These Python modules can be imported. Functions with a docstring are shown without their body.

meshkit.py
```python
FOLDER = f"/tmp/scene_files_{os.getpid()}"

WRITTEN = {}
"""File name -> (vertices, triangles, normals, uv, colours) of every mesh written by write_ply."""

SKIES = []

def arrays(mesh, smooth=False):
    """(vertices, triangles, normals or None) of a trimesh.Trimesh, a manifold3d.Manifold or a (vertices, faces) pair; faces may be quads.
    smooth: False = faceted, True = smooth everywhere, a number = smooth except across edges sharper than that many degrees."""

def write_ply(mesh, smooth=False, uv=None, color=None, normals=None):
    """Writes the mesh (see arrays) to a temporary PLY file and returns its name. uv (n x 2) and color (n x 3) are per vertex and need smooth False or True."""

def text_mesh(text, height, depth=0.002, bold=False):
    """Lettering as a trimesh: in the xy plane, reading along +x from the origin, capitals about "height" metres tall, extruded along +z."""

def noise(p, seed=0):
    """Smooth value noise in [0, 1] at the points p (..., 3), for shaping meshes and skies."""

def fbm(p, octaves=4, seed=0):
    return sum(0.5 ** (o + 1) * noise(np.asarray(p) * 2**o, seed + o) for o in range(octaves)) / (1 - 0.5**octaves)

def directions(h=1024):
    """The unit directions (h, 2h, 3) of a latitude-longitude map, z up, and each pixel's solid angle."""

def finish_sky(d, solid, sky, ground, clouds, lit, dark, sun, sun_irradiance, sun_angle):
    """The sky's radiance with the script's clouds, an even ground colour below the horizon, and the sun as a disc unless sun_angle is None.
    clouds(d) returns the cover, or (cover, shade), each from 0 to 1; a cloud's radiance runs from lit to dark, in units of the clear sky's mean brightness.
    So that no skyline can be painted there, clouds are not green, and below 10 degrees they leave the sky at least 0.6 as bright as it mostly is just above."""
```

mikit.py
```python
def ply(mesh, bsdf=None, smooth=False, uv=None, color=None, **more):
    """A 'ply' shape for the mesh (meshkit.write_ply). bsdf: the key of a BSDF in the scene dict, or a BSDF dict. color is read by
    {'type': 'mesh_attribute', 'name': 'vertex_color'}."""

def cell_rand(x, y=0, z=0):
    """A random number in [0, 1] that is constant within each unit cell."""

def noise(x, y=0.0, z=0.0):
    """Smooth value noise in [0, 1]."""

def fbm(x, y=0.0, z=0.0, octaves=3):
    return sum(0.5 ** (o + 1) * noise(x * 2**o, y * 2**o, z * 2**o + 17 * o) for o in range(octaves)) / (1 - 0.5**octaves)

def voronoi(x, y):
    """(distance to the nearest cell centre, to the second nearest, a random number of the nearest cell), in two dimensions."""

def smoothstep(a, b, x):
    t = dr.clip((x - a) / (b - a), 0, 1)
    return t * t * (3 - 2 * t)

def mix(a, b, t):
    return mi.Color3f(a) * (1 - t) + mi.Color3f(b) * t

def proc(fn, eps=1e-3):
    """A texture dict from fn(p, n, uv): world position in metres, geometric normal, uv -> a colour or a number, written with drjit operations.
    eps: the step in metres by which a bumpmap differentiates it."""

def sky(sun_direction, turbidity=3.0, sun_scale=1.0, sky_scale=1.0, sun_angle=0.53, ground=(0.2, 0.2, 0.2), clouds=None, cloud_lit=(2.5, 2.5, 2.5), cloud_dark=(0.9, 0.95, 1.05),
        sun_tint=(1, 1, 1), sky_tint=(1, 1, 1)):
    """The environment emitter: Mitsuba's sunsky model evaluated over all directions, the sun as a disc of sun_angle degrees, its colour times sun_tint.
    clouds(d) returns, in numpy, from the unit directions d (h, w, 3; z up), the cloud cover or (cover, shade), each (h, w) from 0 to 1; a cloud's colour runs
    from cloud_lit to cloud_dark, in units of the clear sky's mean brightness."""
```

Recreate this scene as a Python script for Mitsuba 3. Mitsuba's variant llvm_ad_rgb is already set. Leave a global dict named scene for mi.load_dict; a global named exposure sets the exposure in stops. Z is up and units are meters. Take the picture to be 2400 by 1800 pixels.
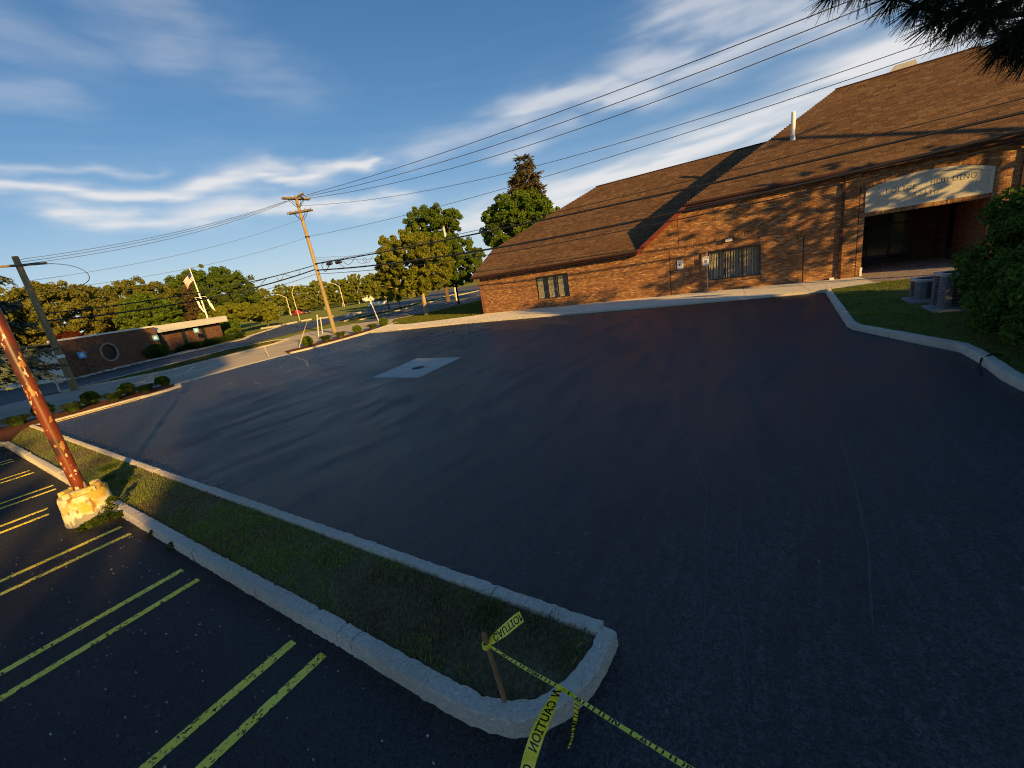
import math
import numpy as np
import trimesh
import drjit as dr
import mitsuba as mi
import mikit
import meshkit
from shapely.geometry import Polygon, LineString, Point
from mikit import proc, noise, fbm, voronoi, smoothstep, mix

T = mi.ScalarTransform4f
scene, labels = {}, {}

# ------------------------------------------------------------------ camera, sky, sun, exposure
CAM = np.array([0.0, 0.0, 2.76])
PITCH, ROLL, YAW = math.radians(15.086), math.radians(-8.998), math.radians(34.185)
FW = np.array([-math.sin(YAW) * math.cos(PITCH), math.cos(YAW) * math.cos(PITCH), -math.sin(PITCH)])
_R0 = np.array([math.cos(YAW), math.sin(YAW), 0.0])
UP = -math.sin(ROLL) * _R0 + math.cos(ROLL) * np.cross(_R0, FW)
scene['camera'] = {'type': 'perspective', 'fov': 103.24, 'fov_axis': 'x', 'near_clip': 0.05, 'far_clip': 6000.0,
                   'to_world': T().look_at(origin=CAM.tolist(), target=(CAM + FW).tolist(), up=UP.tolist())}
SUN_EL, SUN_AZ = math.radians(11.5), math.radians(-24.0)
SUN = [math.cos(SUN_EL) * math.cos(SUN_AZ), math.cos(SUN_EL) * math.sin(SUN_AZ), math.sin(SUN_EL)]

# cirrus: (azimuth, elevation) strokes in degrees, half height in degrees, strength
CIRRUS = [
    ([(-82, 13.4), (-75.8, 13.2), (-67, 13.2), (-63, 14.3), (-59, 14.7), (-56.5, 14.4), (-52, 15.3), (-47.5, 15.2)], 0.55, 0.95),
    ([(-62, 14.6), (-58, 15.6), (-55, 14.6)], 0.8, 0.6),
    ([(-77, 11.6), (-72, 11.1), (-67.5, 10.7)], 0.65, 0.85),
    ([(-67, 11.2), (-60.7, 12.2), (-55.5, 11.5), (-46, 10.9)], 0.8, 0.8),
    ([(-36, 7.3), (-29.5, 7.8), (-19.4, 9.1), (-11.8, 10.3), (-5, 11.7), (1, 12.6), (6, 13.6), (14, 13.6), (30, 12)], 1.3, 0.95),
    ([(-27, 6), (-16, 6.6), (-6, 8.4), (4, 10)], 1.0, 0.7),
    ([(-28, 17.9), (-23.5, 19.0), (-18.4, 18.9), (-12, 16.4)], 0.9, 0.62),
    ([(-14, 19.6), (-6, 17.9), (0, 18.4), (5, 17.8)], 1.2, 0.55),
    ([(-9, 23), (-3, 21.2), (0, 19.2)], 1.3, 0.5),
    ([(-42, 15.6), (-37, 17.0), (-31, 17.7)], 0.9, 0.35),
    ([(-80, 14.9), (-70, 15.1)], 0.3, 0.4),
    ([(-78, 25.4), (-72.5, 23.6)], 1.2, 0.16), ([(-66, 29), (-63.5, 27), (-64.8, 24.4)], 1.3, 0.2),
    ([(-58, 24.6), (-54, 22.2)], 1.2, 0.14), ([(-80, 20.3), (-75, 20.6)], 0.8, 0.2),
    ([(-30, 14.5), (-22, 16)], 0.8, 0.35), ([(60, 16), (100, 20), (150, 17)], 3, 0.5), ([(-120, 18), (-160, 24)], 3, 0.5)]


def clouds(d):
    az, el = np.degrees(np.arctan2(d[..., 0], d[..., 1])), np.degrees(np.arcsin(np.clip(d[..., 2], -1, 1)))
    wob = meshkit.fbm(np.stack([az * 0.10, el * 0.35, az * 0], -1), 4, 3) - 0.5
    wob2 = meshkit.fbm(np.stack([az * 0.30 + 9, el * 0.9, az * 0], -1), 4, 8) - 0.5
    e2, a2 = el + 2.6 * wob + 1.0 * wob2, az + 5 * wob2
    cover = np.zeros_like(az)
    for line, half, strength in CIRRUS:
        best = np.full_like(az, 1e9)
        for (a0, e0), (a1, e1) in zip(line[:-1], line[1:]):
            vx, vy = (a1 - a0) * 0.35, (e1 - e0)
            t = np.clip(((a2 - a0) * 0.35 * vx + (e2 - e0) * vy) / (vx * vx + vy * vy), 0, 1)
            best = np.minimum(best, np.hypot((a2 - a0) * 0.35 - t * vx, e2 - e0 - t * vy))
        cover = np.maximum(cover, strength * np.exp(-(best / (half * 1.25)) ** 2))
    streak = meshkit.fbm(np.stack([az * 0.16 + el * 0.12, el * 1.5 - az * 0.05, az * 0], -1), 5, 21)
    cover = cover * np.clip(0.25 + 1.5 * streak, 0, 1.1)
    veil = 0.07 * np.clip(streak * 2 - 0.8, 0, 1) * np.exp(-((el - 12) / 9) ** 2)
    haze = 0.80 * np.exp(-(np.maximum(el, 0) / 7.0) ** 1.3)                   # the pale air low over the land, all round
    return np.clip(1 - (1 - cover) * (1 - veil) * (1 - haze), 0, 0.95)


scene['sky'] = mikit.sky(SUN, turbidity=3.0, sun_scale=1.45, sun_tint=(1.0, 0.93, 0.62), clouds=clouds, cloud_lit=(3.5, 3.5, 3.55), cloud_dark=(0.9, 0.95, 1.05), sky_tint=(0.42, 0.70, 1.04))
exposure = 2.5

# ------------------------------------------------------------------ bookkeeping
_n = {}


def key_for(name):
    k = _n.get(name, 0)
    _n[name] = k + 1
    return name if k == 0 else f'{name}_{k:03d}'


def thing(name, label=None, category=None, group=None, kind=None):
    key = key_for(name)
    d = {}
    if label: d['label'] = label
    if category: d['category'] = category
    if group: d['group'] = group
    if kind: d['kind'] = kind
    labels[key] = d
    return key


def put(key, shape, label=None, kind=None):
    scene[key] = shape
    if label or kind:
        labels.setdefault(key, {}).update({k: v for k, v in (('label', label), ('kind', kind)) if v})
    return key


def part(parent, name, mesh, bsdf, smooth=False, color=None, label=None, kind=None):
    return put(key_for(f'{parent}__{name}'), mikit.ply(mesh, bsdf, smooth=smooth, color=color), label, kind)


def single(name, mesh, bsdf, label=None, category=None, group=None, kind=None, smooth=False, color=None):
    key = thing(name, label, category, group, kind)
    scene[key] = mikit.ply(mesh, bsdf, smooth=smooth, color=color)
    return key


# ------------------------------------------------------------------ mesh helpers
BOXF = np.array([[0, 2, 3], [0, 3, 1], [4, 5, 7], [4, 7, 6], [0, 1, 5], [0, 5, 4], [2, 6, 7], [2, 7, 3], [0, 4, 6], [0, 6, 2], [1, 3, 7], [1, 7, 5]])
BOXV = np.array([[x, y, z] for x in (-1, 1) for y in (-1, 1) for z in (-1, 1)], float)[:, [0, 1, 2]]


def boxes(c, h):
    """Many axis-aligned boxes: centres (n,3), half sizes (n,3)."""
    c, h = np.asarray(c, float).reshape(-1, 3), np.asarray(h, float).reshape(-1, 3)
    v = (c[:, None] + BOXV[None] * h[:, None]).reshape(-1, 3)
    f = (BOXF[None] + 8 * np.arange(len(c))[:, None, None]).reshape(-1, 3)
    m = trimesh.Trimesh(v, f, process=False)
    return v, f[:, ::-1] if m.volume < 0 else f


def bx(x0, x1, y0, y1, z0, z1):
    m = trimesh.creation.box(extents=[x1 - x0, y1 - y0, z1 - z0])
    m.apply_translation([(x0 + x1) / 2, (y0 + y1) / 2, (z0 + z1) / 2])
    return m


def cat(*ms):
    out = []
    for m in ms:
        out.append(trimesh.Trimesh(m[0], m[1], process=False) if isinstance(m, tuple) else m)
    return trimesh.util.concatenate(out)


def rot(m, deg, axis=(0, 0, 1), about=(0, 0, 0)):
    m = m.copy()
    m.apply_transform(trimesh.transformations.rotation_matrix(math.radians(deg), axis, about))
    return m


def mov(m, x=0, y=0, z=0):
    m = m.copy()
    m.apply_translation([x, y, z])
    return m


def tube(points, radii, sides=8, cap=True):
    p = np.asarray(points, float)
    r = np.broadcast_to(np.asarray(radii, float), (len(p),))
    t = np.gradient(p, axis=0)
    t /= np.linalg.norm(t, axis=1, keepdims=True) + 1e-12
    a = np.cross(t, np.where(np.abs(t[:, 2:]) < 0.9, [0, 0, 1.0], [1.0, 0, 0]))
    a /= np.linalg.norm(a, axis=1, keepdims=True) + 1e-12
    b, ang = np.cross(t, a), np.arange(sides) * 2 * np.pi / sides
    v = p[:, None] + r[:, None, None] * (np.cos(ang)[None, :, None] * a[:, None] + np.sin(ang)[None, :, None] * b[:, None])
    i, j = np.meshgrid(np.arange(len(p) - 1), np.arange(sides), indexing='ij')
    q = np.stack([i * sides + j, i * sides + (j + 1) % sides, (i + 1) * sides + (j + 1) % sides, (i + 1) * sides + j], -1).reshape(-1, 4)
    v, f = v.reshape(-1, 3), np.vstack([q[:, [0, 1, 2]], q[:, [0, 2, 3]]])
    if cap:
        k = len(v)
        v = np.vstack([v, p[:1], p[-1:]])
        s = np.arange(sides)
        e = (len(p) - 1) * sides
        f = np.vstack([f, np.stack([s * 0 + k, (s + 1) % sides, s], 1), np.stack([s * 0 + k + 1, e + s, e + (s + 1) % sides], 1)])
    return trimesh.Trimesh(v, f, process=False)


def rod(a, b, r, sides=8):
    return tube([a, b], [r, r], sides)


def lathe(profile, sides=24):
    return trimesh.creation.revolve(np.asarray(profile, float), sections=sides)


def sheet(pts, z=0.0, holes=()):
    """A flat polygon as a thin slab whose top lies at z."""
    m = trimesh.creation.extrude_polygon(Polygon(pts, holes).buffer(0), 0.02, engine='earcut')
    m.apply_translation([0, 0, z - 0.02])
    return m


def prism_xz(poly, y0, y1):
    """A polygon given in (x, z) extruded from y0 to y1."""
    m = trimesh.creation.extrude_polygon(poly, y1 - y0, engine='earcut')
    v = m.vertices.copy()
    m.vertices = np.stack([v[:, 0], y1 - v[:, 2], v[:, 1]], 1)
    m.fix_normals()
    return m


def frame(p, ang):
    """Matrix that turns local x to the direction ang (radians, in plan) and moves to p."""
    c, s = math.cos(ang), math.sin(ang)
    return np.array([[c, -s, 0, p[0]], [s, c, 0, p[1]], [0, 0, 1, p[2] if len(p) > 2 else 0], [0, 0, 0, 1.0]])


def tf(m, M):
    m = m.copy()
    m.apply_transform(M)
    return m


# ------------------------------------------------------------------ materials
def pr(name, color, rough=0.7, spec=0.3, metal=0.0, **k):
    c = color if isinstance(color, dict) else {'type': 'rgb', 'value': list(color)}
    scene[name] = {'type': 'twosided', 'bsdf': {'type': 'principled', 'base_color': c, 'roughness': rough, 'specular': spec, 'metallic': metal, **k}}


def bumped(name, color, fn, scale, rough=0.8, spec=0.3, eps=2e-3):
    c = color if isinstance(color, dict) else {'type': 'rgb', 'value': list(color)}
    scene[name] = {'type': 'twosided', 'bsdf': {'type': 'bumpmap', 'arbitrary': proc(fn, eps), 'scale': scale,
                   'bsdf': {'type': 'principled', 'base_color': c, 'roughness': rough, 'specular': spec}}}


VC = {'type': 'mesh_attribute', 'name': 'vertex_color'}
pr('vcol', dict(VC), 0.85, 0.25)
scene['leaf'] = {'type': 'principledthin', 'base_color': dict(VC), 'roughness': 0.5, 'diff_trans': 0.7, 'spec_trans': 0.0}
scene['needle'] = {'type': 'principledthin', 'base_color': dict(VC), 'roughness': 0.6, 'diff_trans': 0.3, 'spec_trans': 0.0}


def grain(p, s):
    return noise(p.x * s, p.y * s, p.z * s)


def sealed_color(p, n, uv):
    wob = 0.35 * (fbm(p.x * 0.9, p.y * 0.9, 0, 3) - 0.5)
    far = smoothstep(-0.04, 0.04, p.y + wob - (10.35 + 1.05 * smoothstep(-3.1, -2.7, p.x)))      # the later coat, laid beyond a wandering edge
    bend = 1.6 * (fbm(p.x * 0.5, p.y * 0.35, 11, 2) - 0.5)
    streak = fbm(p.x * 4.2 + 3 * bend, p.y * 0.75 + bend, 3, 5)
    fine = fbm(p.x * 30 + 6 * bend, p.y * 2.2, 7, 2)
    blot = fbm(p.x * 0.33 + 4, p.y * 0.33, 5, 3)
    sp = 0.5 * grain(p, 150.0) + 0.35 * grain(p, 83.0) + 0.15 * grain(p, 37.0)
    c = mix((0.022, 0.0215, 0.0225), (0.015, 0.0155, 0.017), far) * (0.7 + 0.6 * blot)
    c = c * (0.05 + 2.1 * smoothstep(0.34, 0.72, sp))
    c = c * (0.7 + 0.6 * smoothstep(0.35, 0.65, 0.6 * streak + 0.4 * fine))
    c = mix(c, (0.13, 0.13, 0.13), 0.6 * smoothstep(0.86, 0.93, grain(p, 52.0)) * (1 - far))
    return c


def sealed_rough(p, n, uv):
    wob = 0.35 * (fbm(p.x * 0.9, p.y * 0.9, 0, 3) - 0.5)
    far = smoothstep(-0.04, 0.04, p.y + wob - (10.35 + 1.05 * smoothstep(-3.1, -2.7, p.x)))
    bend = 1.6 * (fbm(p.x * 0.5, p.y * 0.35, 11, 2) - 0.5)
    streak = fbm(p.x * 4.2 + 3 * bend, p.y * 0.75 + bend, 3, 5)
    fine = fbm(p.x * 30 + 6 * bend, p.y * 2.2, 7, 2)
    return mi.Float(0.34) - 0.03 * far + 0.55 * (streak - 0.5) + 0.30 * (fine - 0.5)


def pebbly(p, n, uv):
    a, b, c = voronoi(p.x * 95, p.y * 95)
    return smoothstep(0.6, 0.0, a) * (0.4 + 0.6 * c) + 0.5 * noise(p.x * 40, p.y * 40, 3)


def pebbly_old(p, n, uv):
    a, b, c = voronoi(p.x * 70, p.y * 70)
    return smoothstep(0.55, 0.0, a) * (0.3 + 0.7 * c) + 0.8 * noise(p.x * 22, p.y * 22, 3)


scene['sealed_asphalt'] = {'type': 'twosided', 'bsdf': {'type': 'bumpmap', 'arbitrary': proc(pebbly, 2e-3), 'scale': 0.0048,
                           'bsdf': {'type': 'principled', 'base_color': proc(sealed_color), 'roughness': proc(sealed_rough), 'specular': 0.6}}}


def striped_color(p, n, uv):
    blot = fbm(p.x * 0.5, p.y * 0.9, 2, 3)
    sp = grain(p, 120.0)
    c = mix((0.020, 0.020, 0.0205), (0.042, 0.041, 0.039), blot)
    c = c * (0.35 + 1.3 * sp)
    c = mix(c, (0.16, 0.15, 0.14), 0.8 * smoothstep(0.93, 0.97, grain(p, 75.0)))
    w = noise(p.x * 1.7 + 3, p.y * 1.7) * 6
    return mix(c, (0.045, 0.042, 0.04), 0.4 * smoothstep(0.62, 0.8, fbm(p.x * 9 + w, p.y * 9, 1, 3)))


bumped('old_asphalt', proc(striped_color), pebbly_old, 0.003, 0.7, 0.35)


def road_color(p, n, uv):
    return mix((0.045, 0.046, 0.05), (0.085, 0.082, 0.08), fbm(p.x * 0.4, p.y * 0.4, 1, 4)) * (0.8 + 0.4 * grain(p, 30.0))


pr('road_asphalt', proc(road_color), 0.7, 0.4)


def dark_road(p, n, uv):
    return mix((0.022, 0.023, 0.027), (0.045, 0.045, 0.048), fbm(p.x * 0.5, p.y * 0.5, 6, 4)) * (0.8 + 0.4 * grain(p, 30.0))


pr('drive_asphalt', proc(dark_road), 0.6, 0.45)


def conc(lo, hi, s=1.0, dots=0.5):
    def f(p, n, uv):
        c = mix(lo, hi, fbm(p.x * 1.3 * s, p.y * 1.3 * s, p.z * 1.3, 4))
        c = c * (0.82 + 0.36 * grain(p, 60.0))
        c = mix(c, tuple(v * 0.28 for v in lo), dots * smoothstep(0.80, 0.88, grain(p, 85.0)))
        return mix(c, tuple(min(1, v * 1.7) for v in hi), dots * smoothstep(0.84, 0.9, noise(p.x * 70 + 9, p.y * 70, p.z * 70)))
    return f


def conc_bump(p, n, uv):
    return grain(p, 90.0) + 0.6 * grain(p, 35.0) - 1.2 * smoothstep(0.8, 0.9, grain(p, 48.0))


bumped('kerb_concrete', proc(conc((0.36, 0.325, 0.27), (0.58, 0.53, 0.44))), conc_bump, 0.0035, 0.85, 0.25)
bumped('walk_concrete', proc(conc((0.44, 0.40, 0.32), (0.56, 0.52, 0.43), 0.6, 0.12)), conc_bump, 0.001, 0.85, 0.25)
bumped('path_concrete', proc(conc((0.23, 0.205, 0.16), (0.34, 0.305, 0.245), 0.4, 0.35)), conc_bump, 0.001, 0.85, 0.25)
bumped('pad_concrete', proc(conc((0.33, 0.32, 0.29), (0.47, 0.45, 0.41), 0.8, 0.15)), conc_bump, 0.001, 0.8, 0.3)


def base_paint(p, n, uv):
    w = fbm(p.x * 7, p.y * 7, p.z * 7, 4)
    c = mix((0.50, 0.36, 0.07), (0.62, 0.55, 0.38), smoothstep(0.42, 0.62, w))
    c = mix(c, (0.28, 0.15, 0.04), smoothstep(0.60, 0.72, fbm(p.x * 11 + 5, p.y * 11, p.z * 4, 3)))
    bare = smoothstep(0.50, 0.55, fbm(p.x * 9, p.y * 9, p.z * 3 + 2, 3) + 0.9 * (0.22 - p.z))
    return mix(c, (0.27, 0.25, 0.21), bare) * (0.85 + 0.3 * grain(p, 80.0))


bumped('painted_base', proc(base_paint), conc_bump, 0.003, 0.8, 0.25)


def rust(p, n, uv):
    w = fbm(p.x * 6, p.y * 6, p.z * 2.2, 4)
    c = mix((0.095, 0.017, 0.009), (0.19, 0.042, 0.015), w)
    c = mix(c, (0.055, 0.022, 0.014), smoothstep(0.52, 0.66, fbm(p.x * 4 + 3, p.y * 4, p.z * 1.6, 4)))
    c = mix(c, (0.36, 0.17, 0.06), smoothstep(0.63, 0.68, fbm(p.x * 18, p.y * 18, p.z * 7, 3)))
    return mix(c, (0.55, 0.44, 0.32), smoothstep(0.70, 0.72, fbm(p.x * 22 + 7, p.y * 22, p.z * 9 + 1, 3)))


pr('rusty_paint', proc(rust), 0.38, 0.5)


def line_paint(p, n, uv):
    worn = smoothstep(0.66, 0.70, fbm(p.x * 55, p.y * 55, 0, 3) + 0.11 * smoothstep(0.5, 0.9, noise(p.x * 2.3, p.y * 2.3)))
    c = mix((0.95, 0.72, 0.05), (0.97, 0.80, 0.14), fbm(p.x * 5, p.y * 5, 4, 3)) * (0.85 + 0.3 * grain(p, 150.0))
    return mix(c, (0.03, 0.028, 0.022), worn)


bumped('yellow_line', proc(line_paint), pebbly_old, 0.002, 0.6, 0.3)
pr('white_line', (0.62, 0.60, 0.55), 0.6, 0.3)
pr('crack_line', (0.060, 0.060, 0.062), 0.5, 0.4)
pr('crack_pale', (0.17, 0.17, 0.17), 0.7, 0.3)


def soil(p, n, uv):
    return mix((0.075, 0.065, 0.035), (0.16, 0.13, 0.075), fbm(p.x * 3, p.y * 3, 1, 4)) * (0.7 + 0.6 * grain(p, 40.0))


def lawn_color(p, n, uv):
    c = mix((0.075, 0.100, 0.020), (0.145, 0.160, 0.040), fbm(p.x * 0.8, p.y * 0.8, 2, 4))
    return mix(c, (0.15, 0.13, 0.06), 0.6 * smoothstep(0.55, 0.75, fbm(p.x * 0.5 + 7, p.y * 0.5, 3, 4))) * (0.65 + 0.7 * grain(p, 22.0))


def lawn_bump(p, n, uv):
    return grain(p, 18.0) + 0.5 * grain(p, 41.0)


pr('soil', proc(soil), 0.95, 0.1)
bumped('lawn_ground', proc(lawn_color), lawn_bump, 0.03, 0.95, 0.1, 6e-3)
pr('mulch', proc(lambda p, n, uv: mix((0.035, 0.016, 0.010), (0.10, 0.045, 0.026), fbm(p.x * 14, p.y * 14, 1, 3))), 0.95, 0.1)
pr('mortar', proc(lambda p, n, uv: mix((0.075, 0.048, 0.030), (0.13, 0.085, 0.055), fbm(p.x * 6, p.y * 6, p.z * 6, 3))), 0.95, 0.1)


def far_brick(p, n, uv):
    u = p.x * -0.565 + p.y * 0.825
    row = dr.floor(p.z / 0.075)
    k = mikit.cell_rand(dr.floor(u / 0.22 + 0.5 * (row - 2 * dr.floor(row / 2))), row, 3)
    fz = p.z / 0.075 - row
    c = mix((0.085, 0.040, 0.024), (0.19, 0.095, 0.055), k)
    return mix(c, (0.17, 0.13, 0.10), smoothstep(0.86, 0.92, fz)) * (0.8 + 0.4 * fbm(p.x, p.y, p.z, 3))


pr('plain_brick', proc(far_brick), 0.9, 0.2)


def shingle_color(p, n, uv):
    return mix((0.085, 0.048, 0.026), (0.14, 0.080, 0.042), fbm(p.x * 2, p.y * 2, p.z * 2, 4)) * (0.7 + 0.6 * grain(p, 45.0))


pr('shingle_plain', proc(shingle_color), 0.9, 0.2)
pr('trim_brown', (0.045, 0.020, 0.014), 0.45, 0.4)
pr('trim_red', (0.17, 0.042, 0.025), 0.55, 0.35)
pr('bronze', (0.018, 0.014, 0.012), 0.4, 0.5)
pr('caulk', (0.03, 0.012, 0.009), 0.8, 0.2)
pr('dark_room', (0.30, 0.28, 0.25), 0.9, 0.1)
pr('ceiling_dark', (0.38, 0.34, 0.29), 0.9, 0.1)
pr('blind_cloth', (0.52, 0.47, 0.36), 0.8, 0.2)
pr('blind_grey', (0.32, 0.30, 0.25), 0.8, 0.2)


def stone(p, n, uv):
    c = mix((0.40, 0.38, 0.32), (0.56, 0.54, 0.47), fbm(p.x * 1.2, p.y, p.z * 2.6, 4))
    return c * (0.9 + 0.2 * grain(p, 60.0))


bumped('limestone', proc(stone), conc_bump, 0.001, 0.85, 0.2)
pr('letter_grey', (0.11, 0.105, 0.095), 0.9, 0.1)
pr('white_paint', (0.74, 0.74, 0.72), 0.45, 0.4)
pr('grey_metal', (0.42, 0.42, 0.41), 0.4, 0.5, 0.6)
pr('pale_pole', (0.55, 0.52, 0.45), 0.5, 0.4)
pr('black_metal', (0.012, 0.012, 0.013), 0.4, 0.5)
pr('black_rubber', (0.02, 0.02, 0.02), 0.7, 0.3)
pr('grate_iron', (0.07, 0.065, 0.06), 0.6, 0.4, 0.3)
pr('cable_black', (0.018, 0.018, 0.019), 0.38, 0.5)
pr('wire_grey', (0.06, 0.06, 0.062), 0.5, 0.5)
pr('ac_grey', (0.125, 0.135, 0.155), 0.5, 0.4)
pr('ac_dark', (0.02, 0.021, 0.023), 0.6, 0.3)
pr('ac_top', (0.33, 0.34, 0.36), 0.4, 0.5)
pr('pad_plastic', (0.22, 0.23, 0.26), 0.6, 0.3)
pr('sign_white', (0.80, 0.80, 0.78), 0.4, 0.4)
pr('sign_blue', (0.02, 0.05, 0.22), 0.4, 0.4)
pr('sign_lightblue', (0.10, 0.36, 0.72), 0.45, 0.4)
pr('sign_text', (0.03, 0.07, 0.10), 0.5, 0.3)
pr('lamp_lens', (0.62, 0.62, 0.62), 0.25, 0.5)
pr('tape_yellow', (0.80, 0.70, 0.03), 0.22, 0.6)
pr('tape_ink', (0.012, 0.012, 0.010), 0.4, 0.4)
pr('car_black', (0.012, 0.012, 0.014), 0.25, 0.5, 0.0, clearcoat=1.0)
pr('car_white', (0.72, 0.73, 0.73), 0.3, 0.5, 0.0, clearcoat=0.6)
pr('car_glass', (0.02, 0.025, 0.028), 0.08, 0.6)
pr('chrome', (0.6, 0.6, 0.6), 0.25, 0.5, 1.0)
pr('flag_red', (0.42, 0.03, 0.04), 0.8, 0.2)
pr('flag_blue', (0.03, 0.04, 0.16), 0.8, 0.2)
pr('bin_green', (0.03, 0.11, 0.07), 0.6, 0.3)
pr('block_white', proc(conc((0.52, 0.52, 0.50), (0.66, 0.66, 0.63), 0.5, 0.1)), 0.8, 0.2)
pr('stone_bed', proc(lambda p, n, uv: mix((0.22, 0.19, 0.15), (0.52, 0.49, 0.44), mikit.voronoi(p.x * 9, p.y * 9)[2])), 0.9, 0.2)
scene['pane_glass'] = {'type': 'thindielectric', 'int_ior': 1.5}


def wood(lo, hi, s=1.0):
    def f(p, n, uv):
        g = fbm(p.x * 26 * s, p.y * 26 * s, p.z * 1.4 * s, 4)
        return mix(lo, hi, g) * (0.85 + 0.3 * noise(p.x * 3, p.y * 3, p.z * 0.5))
    return f


pr('pole_wood', proc(wood((0.20, 0.145, 0.070), (0.36, 0.28, 0.15))), 0.85, 0.2)
pr('arm_wood', proc(wood((0.11, 0.085, 0.06), (0.23, 0.18, 0.13))), 0.9, 0.2)
pr('stake_wood', proc(wood((0.20, 0.10, 0.045), (0.36, 0.20, 0.10), 2.0)), 0.8, 0.25)
pr('lath_wood', (0.50, 0.40, 0.22), 0.8, 0.2)
pr('bark', proc(wood((0.075, 0.050, 0.032), (0.19, 0.135, 0.085), 0.6)), 0.95, 0.1)
pr('bark_pale', proc(wood((0.25, 0.19, 0.12), (0.42, 0.33, 0.22), 0.6)), 0.95, 0.1)
pr('bark_dark', proc(wood((0.03, 0.022, 0.016), (0.075, 0.055, 0.040), 0.6)), 0.95, 0.1)
BRICK_TONES = np.array([[.28, .130, .050], [.34, .175, .072], [.20, .088, .040], [.44, .255, .120], [.145, .070, .040], [.31, .150, .066], [.52, .34, .19], [.25, .118, .058]])
BRICK_TONES = BRICK_TONES * .62 + np.array([.30, .148, .064]) * .38
for i, c in enumerate(BRICK_TONES):
    pr(f'brick_tone_{i}', c, 0.85, 0.25)
SHINGLE_TONES = np.array([[.135, .076, .038], [.170, .098, .048], [.100, .055, .030], [.215, .132, .070], [.150, .090, .050]])
SHINGLE_TONES = (SHINGLE_TONES * .55 + np.array([.145, .082, .042]) * .45) * .82
for i, c in enumerate(SHINGLE_TONES):
    pr(f'shingle_tone_{i}', c, 0.9, 0.2)
PAVER_TONES = np.array([[.20, .165, .145], [.24, .20, .175], [.17, .14, .125], [.26, .21, .18]])
for i, c in enumerate(PAVER_TONES):
    pr(f'paver_tone_{i}', c, 0.9, 0.2)

# ------------------------------------------------------------------ pieces: 300 nearest as parts, the rest one stuff mesh
UNIT = {}


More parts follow.
